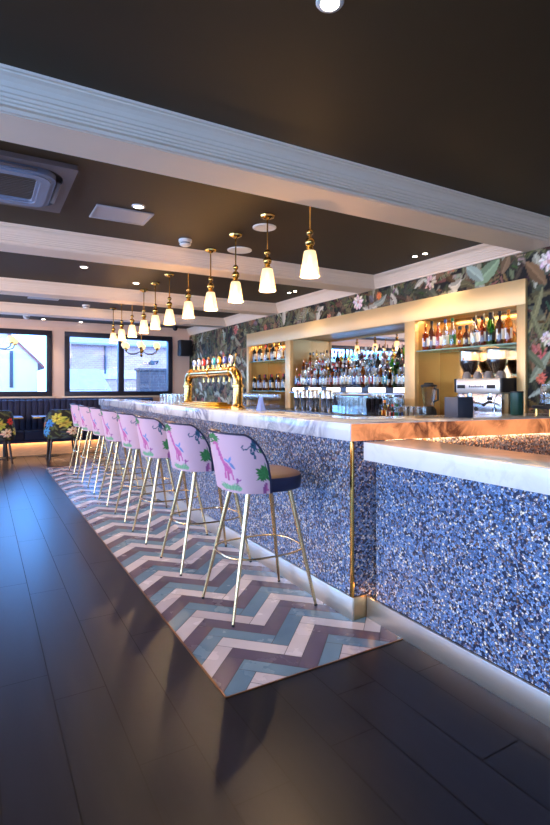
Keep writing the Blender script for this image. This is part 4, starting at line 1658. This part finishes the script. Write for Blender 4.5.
for sx in (-1, 1):
    for sy in (-1, 1):
        mb = MB()
        a = Vector((sx * 0.135 + 0.01, sy * 0.115, 0.708))
        b = Vector((sx * 0.270, sy * 0.215, 0.012))
        mb.tube([a, a.lerp(b, 0.5), b], [0.0155, 0.0125, 0.0085], 12)
        lg = mb.build("leg", M["pale_brass"], st0)
        mb = MB()
        c = a.lerp(b, 1.014)
        mb.tube([b, (c.x, c.y, 0.0008)], 0.009, 10)
        mb.build("foot_cap", M["black"], lg)
mb = MB()
fr = 0.335
t = (0.708 - fr) / (0.708 - 0.012)
hx = 0.135 + 0.135 * t + 0.010
hy = 0.115 + 0.10 * t + 0.010
ring = []
for k in range(48):
    x, y = sup(2 * PI * k / 48 + 0.0001, hx * 1.16, hy * 1.16, 2.9)
    ring.append((x + 0.003, y, fr))
mb.tube(ring, 0.006, 8, closed=True)
mb.build("foot_ring", M["pale_brass"], st0)
mb = MB()
mb.box((-0.14, -0.12, 0.690), (0.16, 0.12, 0.7015), 0.003)
mb.build("mounting_plate", M["black"], st0)
names = ["second", "third", "fourth", "fifth", "sixth", "seventh"]
OFFS = [0, 0.86, 1.67, 2.42, 3.19, 3.97, 4.74, 5.56]
for k in range(1, 8):
    lb_ = "pink animal print bar stool with brass legs, %s stool from the camera" % names[k - 1] if k < 7 else "pink animal print bar stool with brass legs, farthest, beside the floral chair"
    dup(st0, (1.45 + (0.006 if k % 2 else -0.004), 2.72 + OFFS[k], 0.0025), random.uniform(-0.03, 0.03), lb_)

# ------------------------------------------------------------------ pendants
PY_ = [2.885, 3.48, 4.055, 4.62, 5.24, 5.88, 6.45, 6.985, 7.62, 8.27, 8.87]
pd = None
for i, y in enumerate(PY_):
    lb_ = "brass pendant lamp with opal glass shade, %s in the row from the camera" % ORD[i]
    if i == 0:
        lb_ = "brass pendant lamp with opal glass shade, nearest, just behind the first beam"
    if i == 10:
        lb_ = "brass pendant lamp with opal glass shade, farthest of the row, near the windows"
    if pd is None:
        pd = thing("pendant_lamp", lb_, "pendant lamp", (1.935, y, 0.0), 0, "brass pendants above the bar")
        mb = MB()
        mb.lathe([(0.0, 2.6495), (0.058, 2.6495), (0.060, 2.642), (0.056, 2.630), (0.030, 2.622), (0.014, 2.612), (0.0, 2.612)], 8, smooth=False)
        mb.build("canopy", M["brass"], pd)
        mb = MB()
        mb.tube([(0, 0, 2.615), (0, 0, 2.37)], 0.0065, 10)
        mb.build("rod", M["brass"], pd)
        mb = MB()
        mb.sphere((0, 0, 2.356), 0.024)
        mb.build("ball", M["brass"], pd)
        mb = MB()
        mb.sphere((0, 0, 2.290), 0.034)
        mb.build("ball", M["brass"], pd)
        mb = MB()
        mb.lathe([(0.010, 2.345), (0.010, 2.318), (0.010, 2.27), (0.018, 2.262), (0.024, 2.252), (0.018, 2.244), (0.034, 2.236), (0.036, 2.222), (0.030, 2.218)], 18)
        mb.build("collar", M["brass"], pd)
        mb = MB()
        mb.lathe([(0.034, 2.230), (0.040, 2.226), (0.0445, 2.205), (0.067, 2.054), (0.064, 2.054), (0.042, 2.202), (0.032, 2.220)], 24)
        mb.build("shade", M["shade"], pd)
        mb = MB()
        mb.sphere((0, 0, 2.13), 0.024)
        mb.lathe([(0.012, 2.15), (0.014, 2.20)], 12)
        mb.build("bulb", M["bulb"], pd)
    else:
        dup(pd, (1.935, y, 0), 0, lb_)
    light("pendant_light", "POINT", (1.935, y, 2.078), 10.0, (1.0, 0.68, 0.38), 0.004)

# warm fill lights added out of view on the street side, to brighten beams
for (x, y, en) in ((-2.4, -1.6, 14.0), (-2.4, 3.4, 70.0), (-2.2, 6.2, 80.0), (-2.2, 8.6, 80.0)):
    light("seating_fill", "POINT", (x, y, 2.2), en, (1.0, 0.66, 0.40), 0.12)

# ------------------------------------------------------------------ ceiling fittings
dl = None
DL = [(1.056, 1.449, "nearest, alone on the dark ceiling before the first beam", 22), (1.01, 3.79, "beside the flat vent in the second bay", 16),
      (0.99, 6.0, "in the third bay, nearest the street side", 14), (1.725, 6.59, "in the third bay, near the pendant row", 8), (1.05, 10.97, "above the window nearest the street", 12), (1.76, 11.06, "above the pier between the windows", 8)]
for (x, y, lb_, en) in DL:
    lab = "round recessed ceiling downlight, " + lb_
    if dl is None:
        dl = thing("downlight", lab, "downlight", (x, y, ZC), 0, "round ceiling downlights")
        mb = MB()
        mb.lathe([(0.032, -0.002), (0.034, -0.008), (0.046, -0.006), (0.050, -0.0005), (0.032, -0.0005)], 24)
        mb.build("trim_ring", M["plastic_white"], dl)
        mb = MB()
        mb.lathe([(0.0, -0.0015), (0.033, -0.0015), (0.033, -0.005), (0.0, -0.0055)], 24)
        mb.build("lens", M["lamp_disc"], dl)
    else:
        dup(dl, (x, min(y, 11.08), ZC), 0, lab)
    light("downlight_beam", "SPOT", (x, min(y, 11.08), ZC - 0.02), en, (1.0, 0.78, 0.52), 0.03, spot=math.radians(95), blend=0.8)
dt = None
for (x, y, lb_) in ((3.85, 3.81, "farther of the pair near the wall above the coffee niche"), (3.86, 3.68, "nearer of the pair near the wall above the coffee niche"),
                    (3.78, 6.16, "farther of the pair in the bay above the wine niche"), (3.79, 6.02, "nearer of the pair in the bay above the wine niche")):
    lab = "small square ceiling spot, " + lb_
    if dt is None:
        dt = thing("ceiling_spot", lab, "ceiling spot", (x, y, ZC), 0, "paired spots along the bar wall")
        mb = MB()
        mb.box((-0.035, -0.035, -0.006), (0.035, 0.035, -0.0005), 0.002)
        mb.build("frame", M["black"], dt)
        mb = MB()
        mb.lathe([(0.0, -0.0065), (0.024, -0.0065), (0.022, -0.009), (0.0, -0.0095)], 18)
        mb.build("lens", M["lamp_disc"], dt)
    else:
        dup(dt, (x, y, ZC), 0, lab)
    light("spot_beam", "SPOT", (x, y, ZC - 0.03), 12, (1.0, 0.80, 0.55), 0.02, spot=math.radians(110), blend=0.9)
# ceiling speakers
cs = None
for (x, y, r, lb_) in ((2.06, 3.756, 0.10, "behind the second pendant"), (2.19, 4.50, 0.12, "near the beam by the third pendant")):
    mb = MB()
    mb.lathe([(0.0, -0.009), (r * 0.82, -0.010), (r * 0.86, -0.006), (r * 0.9, -0.011), (r, -0.008), (r, -0.0005), (0.0, -0.0005)], 32)
    o = mb.build("ceiling_speaker", M["plastic_white"])
    o.location = (x, y, ZC)
    tag(o, "round white flush ceiling speaker, " + lb_, "ceiling speaker", "round ceiling speakers")
# smoke detectors
sd = None
for (x, y, lb_) in ((1.61, 4.44, "in the second bay beside the pendant row"), (1.475, 8.75, "in the fourth bay near the pendants"), (0.72, 10.6, "in the last bay above the benches")):
    lab = "round white smoke detector on the ceiling, " + lb_
    if sd is None:
        sd = thing("smoke_detector", lab, "smoke detector", (x, y, ZC), 0, "ceiling smoke detectors")
        mb = MB()
        mb.lathe([(0.0, -0.0005), (0.06, -0.0005), (0.06, -0.022), (0.052, -0.028), (0.0, -0.028)], 24)
        mb.build("base", M["plastic_white"], sd)
        mb = MB()
        mb.lathe([(0.044, -0.028), (0.044, -0.040)], 24)
        mb.build("vent_band", M["charcoal"], sd)
        mb = MB()
        mb.lathe([(0.052, -0.040), (0.050, -0.050), (0.030, -0.062), (0.0, -0.064)], 24)
        mb.lathe([(0.0, -0.040), (0.052, -0.040)], 24)
        mb.build("cap", M["plastic_white"], sd)
    else:
        dup(sd, (x, y, ZC), 0, lab)
# vents
vt = None
for (x0, x1, y0, y1, lb_) in ((0.73, 1.16, 3.89, 4.20, "beside the cassette unit in the second bay"), (0.59, 1.01, 8.18, 8.47, "in the fourth bay from the camera")):
    lab = "flat pale rectangular ceiling vent, " + lb_
    if vt is None:
        vt = thing("ceiling_vent", lab, "vent", (x0, y0, ZC), 0, "flat ceiling vents")
        w, h = x1 - x0, y1 - y0
        mb = MB()
        mb.box((0, 0, -0.012), (w, 0.022, -0.0005), 0.003)
        mb.box((0, h - 0.022, -0.012), (w, h, -0.0005), 0.003)
        mb.box((0, 0.022, -0.012), (0.022, h - 0.022, -0.0005), 0.003)
        mb.box((w - 0.022, 0.022, -0.012), (w, h - 0.022, -0.0005), 0.003)
        mb.build("frame", M["vent_panel"], vt)
        mb = MB()
        mb.box((0.022, 0.022, -0.008), (w - 0.022, h - 0.022, -0.0005))
        mb.build("panel", M["vent_panel"], vt)
    else:
        dup(vt, (x0, y0, ZC), 0, lab)


def rrect(w, h, r, n=8):
    pts = []
    for (cx, cy, a0) in ((w / 2 - r, h / 2 - r, 0), (-w / 2 + r, h / 2 - r, PI / 2), (-w / 2 + r, -h / 2 + r, PI), (w / 2 - r, -h / 2 + r, 1.5 * PI)):
        for k in range(n + 1):
            a = a0 + PI / 2 * k / n
            pts.append((cx + r * math.cos(a), cy + r * math.sin(a)))
    return pts


def ring_prism(mb, outer, inner, z0, z1):
    n = len(outer)
    vs = [(x, y, z0) for x, y in outer] + [(x, y, z0) for x, y in inner] + [(x, y, z1) for x, y in outer] + [(x, y, z1) for x, y in inner]
    fs = []
    for i in range(n):
        j = (i + 1) % n
        fs += [(i, n + i, n + j, j), (2 * n + i, 2 * n + j, 3 * n + j, 3 * n + i), (i, j, 2 * n + j, 2 * n + i), (n + i, 3 * n + i, 3 * n + j, n + j)]
    mb.add(vs, fs)


ac = None
for (x, y, lb_) in ((0.05, 3.72, "in the second bay"), (-0.25, 8.05, "in the fourth bay, cut off")):
    lab = "ceiling cassette air conditioner with rounded grille, " + lb_
    if ac is None:
        ac = thing("air_conditioner", lab, "air conditioner", (x, y, ZC), 0, "ceiling cassette units")
        mb = MB()
        ring_prism(mb, rrect(0.92, 0.88, 0.012), rrect(0.80, 0.74, 0.16), -0.030, -0.0005)
        mb.build("plate", M["ac_plate"], ac)
        mb = MB()
        mb.prism(rrect(0.80, 0.74, 0.16), -0.006, -0.0005)
        mb.build("recess", M["black"], ac)
        mb = MB()
        ring_prism(mb, rrect(0.72, 0.66, 0.13), rrect(0.50, 0.44, 0.03), -0.050, -0.012)
        ring_prism(mb, rrect(0.66, 0.60, 0.11), rrect(0.54, 0.48, 0.05), -0.058, -0.050)
        mb.build("cover_ring", M["ac_ring"], ac)
        mb = MB()
        mb.box((-0.25, -0.22, -0.030), (0.25, 0.22, -0.012))
        for k in range(14):
            yy = -0.20 + k * 0.031
            mb.box((-0.25, yy, -0.036), (0.25, yy + 0.008, -0.030))
        mb.build("grille", M["ac_grille"], ac)
        for (a, b, c, d) in ((0.366, -0.20, 0.396, 0.20), (-0.396, -0.20, -0.366, 0.20)):
            mb = MB()
            mb.box((a, b, -0.046), (c, d, -0.034), 0.004)
            mb.build("vane", M["ac_plate"], ac)
        for (a, b, c, d) in ((-0.24, 0.336, 0.24, 0.364), (-0.24, -0.364, 0.24, -0.336)):
            mb = MB()
            mb.box((a, b, -0.046), (c, d, -0.034), 0.004)
            mb.build("vane", M["ac_plate"], ac)
    else:
        dup(ac, (x, y, ZC), 0, lab)
# speaker on the far wall and camera dome
sp = thing("wall_speaker", "black loudspeaker bracketed high in the corner past the beer font", "speaker", (4.02, 11.15, 2.2))
mb = MB()
mb.box((-0.14, -0.14, -0.18), (0.14, 0.08, 0.18), 0.02)
mb.build("cabinet", M["speaker"], sp)
mb = MB()
mb.box((-0.125, -0.148, -0.165), (0.125, -0.1405, 0.165), 0.003)
mb.build("grille", M["black"], sp)
mb = MB()
mb.tube([(0, 0.075, 0), (0, 0.149, 0)], 0.02, 10)
mb.build("bracket", M["black"], sp)
cd = thing("camera_dome", "small dark dome camera under the ceiling by the loudspeaker", "camera", (3.72, 10.9, ZC))
mb = MB()
mb.lathe([(0.0, -0.0005), (0.06, -0.0005), (0.06, -0.03), (0.0, -0.03)], 20)
mb.build("base", M["black"], cd)
mb = MB()
mb.lathe([(0.05, -0.031), (0.048, -0.06), (0.03, -0.085), (0.0, -0.092)], 20)
mb.build("dome", M["speaker"], cd)

# ------------------------------------------------------------------ bench, tables, chairs, chandeliers at the far wall
bn = thing("banquette", "long navy channel tufted banquette under the windows with warm lit base", "bench", (0, 0, 0))
mb = MB()
x = -4.4
while x < 3.2:
    mb.box((x, 11.02, 0.40), (x + 0.108, 11.24, 1.06), 0.03)
    x += 0.105
mb.build("backrest", M["navy_velvet"], bn)
mb = MB()
mb.box((-4.4, 11.18, 1.03), (3.3, 11.295, 1.08), 0.01)
mb.build("top_rail", M["navy_velvet"], bn)
mb = MB()
x = -4.4
while x < 3.2:
    mb.box((x, 10.66, 0.30), (x + 0.64, 11.03, 0.47), 0.03)
    x += 0.636
mb.build("seat", M["navy_velvet"], bn)
mb = MB()
mb.box((-4.4, 10.69, 0.25), (3.3, 11.24, 0.302))
mb.build("seat_rail", M["navy_velvet"], bn)
mb = MB()
mb.box((-4.4, 10.76, 0.0), (3.3, 11.24, 0.25))
mb.build("base", M["wood_light"], bn)
light("bench_led", "AREA", (0.6, 10.735, 0.245), 5.5, (1.0, 0.60, 0.30), 5.4, 0.02, rot=(0, 0, 0))

tb = None
for (x, lb_) in ((0.36, "behind the floral chair cut by the picture edge"), (1.10, "behind the floral chair beside the farthest bar stool")):
    lab = "small square pedestal table with metal edge, " + lb_
    if tb is None:
        tb = thing("pedestal_table", lab, "table", (x, 10.56, 0), 0, "small tables along the banquette")
        mb = MB()
        mb.box((-0.29, -0.30, 0.735), (0.29, 0.30, 0.762), 0.003)
        mb.build("table_top", M["table_top"], tb)
        mb = MB()
        ring_prism(mb, rrect(0.588, 0.608, 0.006), rrect(0.576, 0.596, 0.004), 0.733, 0.7615)
        mb.build("metal_edge", M["brass"], tb)
        mb = MB()
        mb.lathe([(0.19, 0.0005), (0.19, 0.012), (0.03, 0.03), (0.028, 0.70), (0.10, 0.734)], 20)
        mb.build("pedestal", M["black"], tb)
    else:
        dup(tb, (x, 10.56, 0), 0, lab)

ch = thing("tub_chair", "dark floral velvet tub chair seen from behind, beside the farthest bar stool", "chair", (1.26, 9.92, 0.0), 0, "floral tub chairs at the tables")


def tub(s, t, off=0.0):
    a = -PI / 2 + (s - 0.5) * 2 * math.radians(112)
    z0 = 0.40
    k = abs(s - 0.5) * 2
    top = 0.905 if k < 0.42 else 0.905 - 0.24 * ((k - 0.42) / 0.58) ** 1.2
    z = z0 + (top - z0) * t
    fl = 1.0 - 0.16 * max(0, (z - 0.5) / 0.4) if z > 0.5 else 0.93 + 0.07 * (z - 0.4) / 0.1
    x, y = sup(a, 0.315 + off, 0.28 + off, 2.6)
    return (x * fl, y * (0.9 + 0.1 * fl) - 0.05 * (z - 0.4), z)


mb = MB()
TU, TV = 90, 50
mb.grid(lambda u, v: tub(u, v), TU, TV)
tc_ = mb.build("backrest_cover", M["fabric_dark"], ch, sharp=180)
im2 = np.zeros((TV + 1, TU + 1, 3))
im2[:] = srgb(40, 38, 34)
r2 = random.Random(8)
rs2 = 1.4 / TU
for k in range(90):
    stamp_leaf(im2, 0, 0, rs2, r2.uniform(0, 1.4), r2.uniform(0, 0.8), r2.uniform(0.08, 0.2), r2.uniform(0.03, 0.07), r2.uniform(0, PI), r2.choice([srgb(74, 84, 52), srgb(60, 70, 66), srgb(92, 96, 60), srgb(50, 60, 70)]))
for (x, y, r, c, k_) in ((0.58, 0.55, 0.15, srgb(196, 186, 76), srgb(120, 100, 40)), (0.70, 0.42, 0.13, srgb(176, 166, 70), srgb(120, 100, 40)), (0.84, 0.20, 0.12, srgb(226, 196, 160), srgb(150, 90, 60)),
                         (0.95, 0.50, 0.10, srgb(196, 60, 44), srgb(90, 30, 20)), (0.38, 0.42, 0.13, srgb(62, 128, 190), srgb(30, 60, 110)), (0.30, 0.20, 0.14, srgb(70, 140, 196), srgb(30, 60, 110)),
                         (1.1, 0.25, 0.12, srgb(196, 180, 80), srgb(120, 90, 40)), (0.15, 0.5, 0.1, srgb(190, 110, 70), srgb(90, 40, 20))):
    flower(im2, 0, 0, rs2, x, y, r, c, k_, 8, r2)
set_pattern(tc_, im2.reshape(-1, 3))
mb = MB()
mb.grid(lambda u, v: tub(1 - u, v, -0.06), 60, 10)
mb.grid(lambda u, v: tuple(np.array(tub(u, 1)) * (1 - v) + np.array(tub(u, 1, -0.06)) * v + np.array((0, 0, 0.012 * math.sin(PI * v)))), 60, 4)
mb.grid(lambda u, v: tuple(np.array(tub(u, 0)) * (1 - v) + np.array(tub(u, 0, -0.06)) * v), 60, 1)
for e in (0, 1):
    mb.grid(lambda u, v: tuple(np.array(tub(e, v)) * (1 - u) + np.array(tub(e, v, -0.06)) * u), 2, 10)
fix_normals(mb.build("backrest", M["navy_velvet"], ch))
mb = MB()
mb.prism([sup(2 * PI * k / 40, 0.245, 0.225, 2.8) for k in range(40)], 0.385, 0.49, bev=0.02)
mb.build("seat", M["navy_velvet"], ch)
for (sx, sy) in ((-1, -1), (1, -1), (-1, 1), (1, 1)):
    mb = MB()
    mb.tube([(sx * 0.19, sy * 0.17, 0.39), (sx * 0.235, sy * 0.215, 0.0006)], [0.022, 0.013], 10)
    mb.build("leg", M["wood_dark"], ch)
dup(ch, (0.19, 9.92, 0), 0.12, "dark floral velvet tub chair cut off by the picture's edge")

cl = None
for (x, y, lb_, rz) in ((2.72, 10.0, "before the wide window beyond the bar", 0.2), (0.17, 9.9, "cut by picture edge at the first window", 0.32)):
    lab = "small brass chandelier with white globe shades, " + lb_
    if cl is None:
        cl = thing("chandelier", lab, "chandelier", (x, y, 0.0), rz, "brass chandeliers by the windows")
        mb = MB()
        mb.lathe([(0.0, 2.6495), (0.055, 2.6495), (0.05, 2.63), (0.012, 2.615), (0.0, 2.615)], 16)
        mb.build("canopy", M["brass"], cl)
        mb = MB()
        mb.tube([(0, 0, 2.62), (0, 0, 2.1)], 0.009, 10)
        mb.lathe([(0.0, 1.9), (0.012, 1.9), (0.03, 1.93), (0.018, 1.97), (0.035, 2.00), (0.04, 2.03), (0.02, 2.08), (0.012, 2.14)], 16)
        mb.build("stem", M["brass"], cl)
        for k in range(6):
            a = 2 * PI * k / 6
            c_, s_ = math.cos(a), math.sin(a)
            mb = MB()
            mb.tube([(0.03 * c_, 0.03 * s_, 2.01), (0.12 * c_, 0.12 * s_, 1.96), (0.24 * c_, 0.24 * s_, 1.955), (0.32 * c_, 0.32 * s_, 1.99), (0.345 * c_, 0.345 * s_, 2.045)], 0.008, 8)
            mb.lathe([(0.012, 2.04), (0.036, 2.05), (0.038, 2.065), (0.0, 2.065)], 14, (0.345 * c_, 0.345 * s_, 0))
            ar = mb.build("arm", M["brass"], cl)
            mb = MB()
            mb.lathe([(0.030, 2.066), (0.058, 2.09), (0.066, 2.125), (0.056, 2.162), (0.046, 2.175)], 16, (0.345 * c_, 0.345 * s_, 0))
            mb.build("shade", M["shade"], ar)
    else:
        dup(cl, (x, y, 0), rz, lab)
    light("chandelier_light", "POINT", (x, y, 2.25), 12, (1.0, 0.74, 0.46), 0.004)

# ------------------------------------------------------------------ LED strips of the bar
mid = (EA + EB) / 2
l = light("end_led", "AREA", (mid.x + 0.1 + NRM.x * -0.005, mid.y + NRM.y * -0.005, 0.998), 1.8, (1.0, 0.42, 0.14), 2.1, 0.012, rot=(0, 0, math.atan2(DIR.y, DIR.x)))
light("plinth_led", "AREA", (1.7905, 5.7, 0.1285 + 0.003), 0.0, (1.0, 0.5, 0.18), 0.01, 6.9, rot=(PI, 0, 0))
light("joint_led", "POINT", (1.889, 2.20, 0.135), 0.05, (1.0, 0.45, 0.15), 0.01)

# ------------------------------------------------------------------ sky
w = bpy.data.worlds.new("sky")
SC.world = w
w.use_nodes = True
nt = w.node_tree
bg = nt.nodes["Background"]
tcw = nt.nodes.new("ShaderNodeTexCoord")
# clear blue sky, brightest towards the low sun side over the street on the left
dot = nt.nodes.new("ShaderNodeVectorMath")
dot.operation = "DOT_PRODUCT"
dot.inputs[1].default_value = Vector((-0.90, -0.30, 0.30)).normalized()
nt.links.new(tcw.outputs["Generated"], dot.inputs[0])
rw = nt.nodes.new("ShaderNodeValToRGB")
rw.color_ramp.elements[0].position = 0.0
rw.color_ramp.elements[0].color = (0.12, 0.38, 1.0, 1)
rw.color_ramp.elements[1].position = 1.0
rw.color_ramp.elements[1].color = (0.40, 0.52, 0.68, 1)
e = rw.color_ramp.elements.new(0.45)
e.color = (0.13, 0.40, 1.0, 1)
nt.links.new(dot.outputs["Value"], rw.inputs["Fac"])
nt.links.new(rw.outputs["Color"], bg.inputs["Color"])
bg.inputs["Strength"].default_value = 9.5

SC.view_settings.view_transform = "Standard"
SC.view_settings.look = "None"
SC.view_settings.exposure = 1.15
SC.view_settings.gamma = 1.0
SC.cycles.transparent_max_bounces = 48
SC.cycles.max_bounces = 10
SC.cycles.diffuse_bounces = 5
SC.cycles.sample_clamp_indirect = 6.0
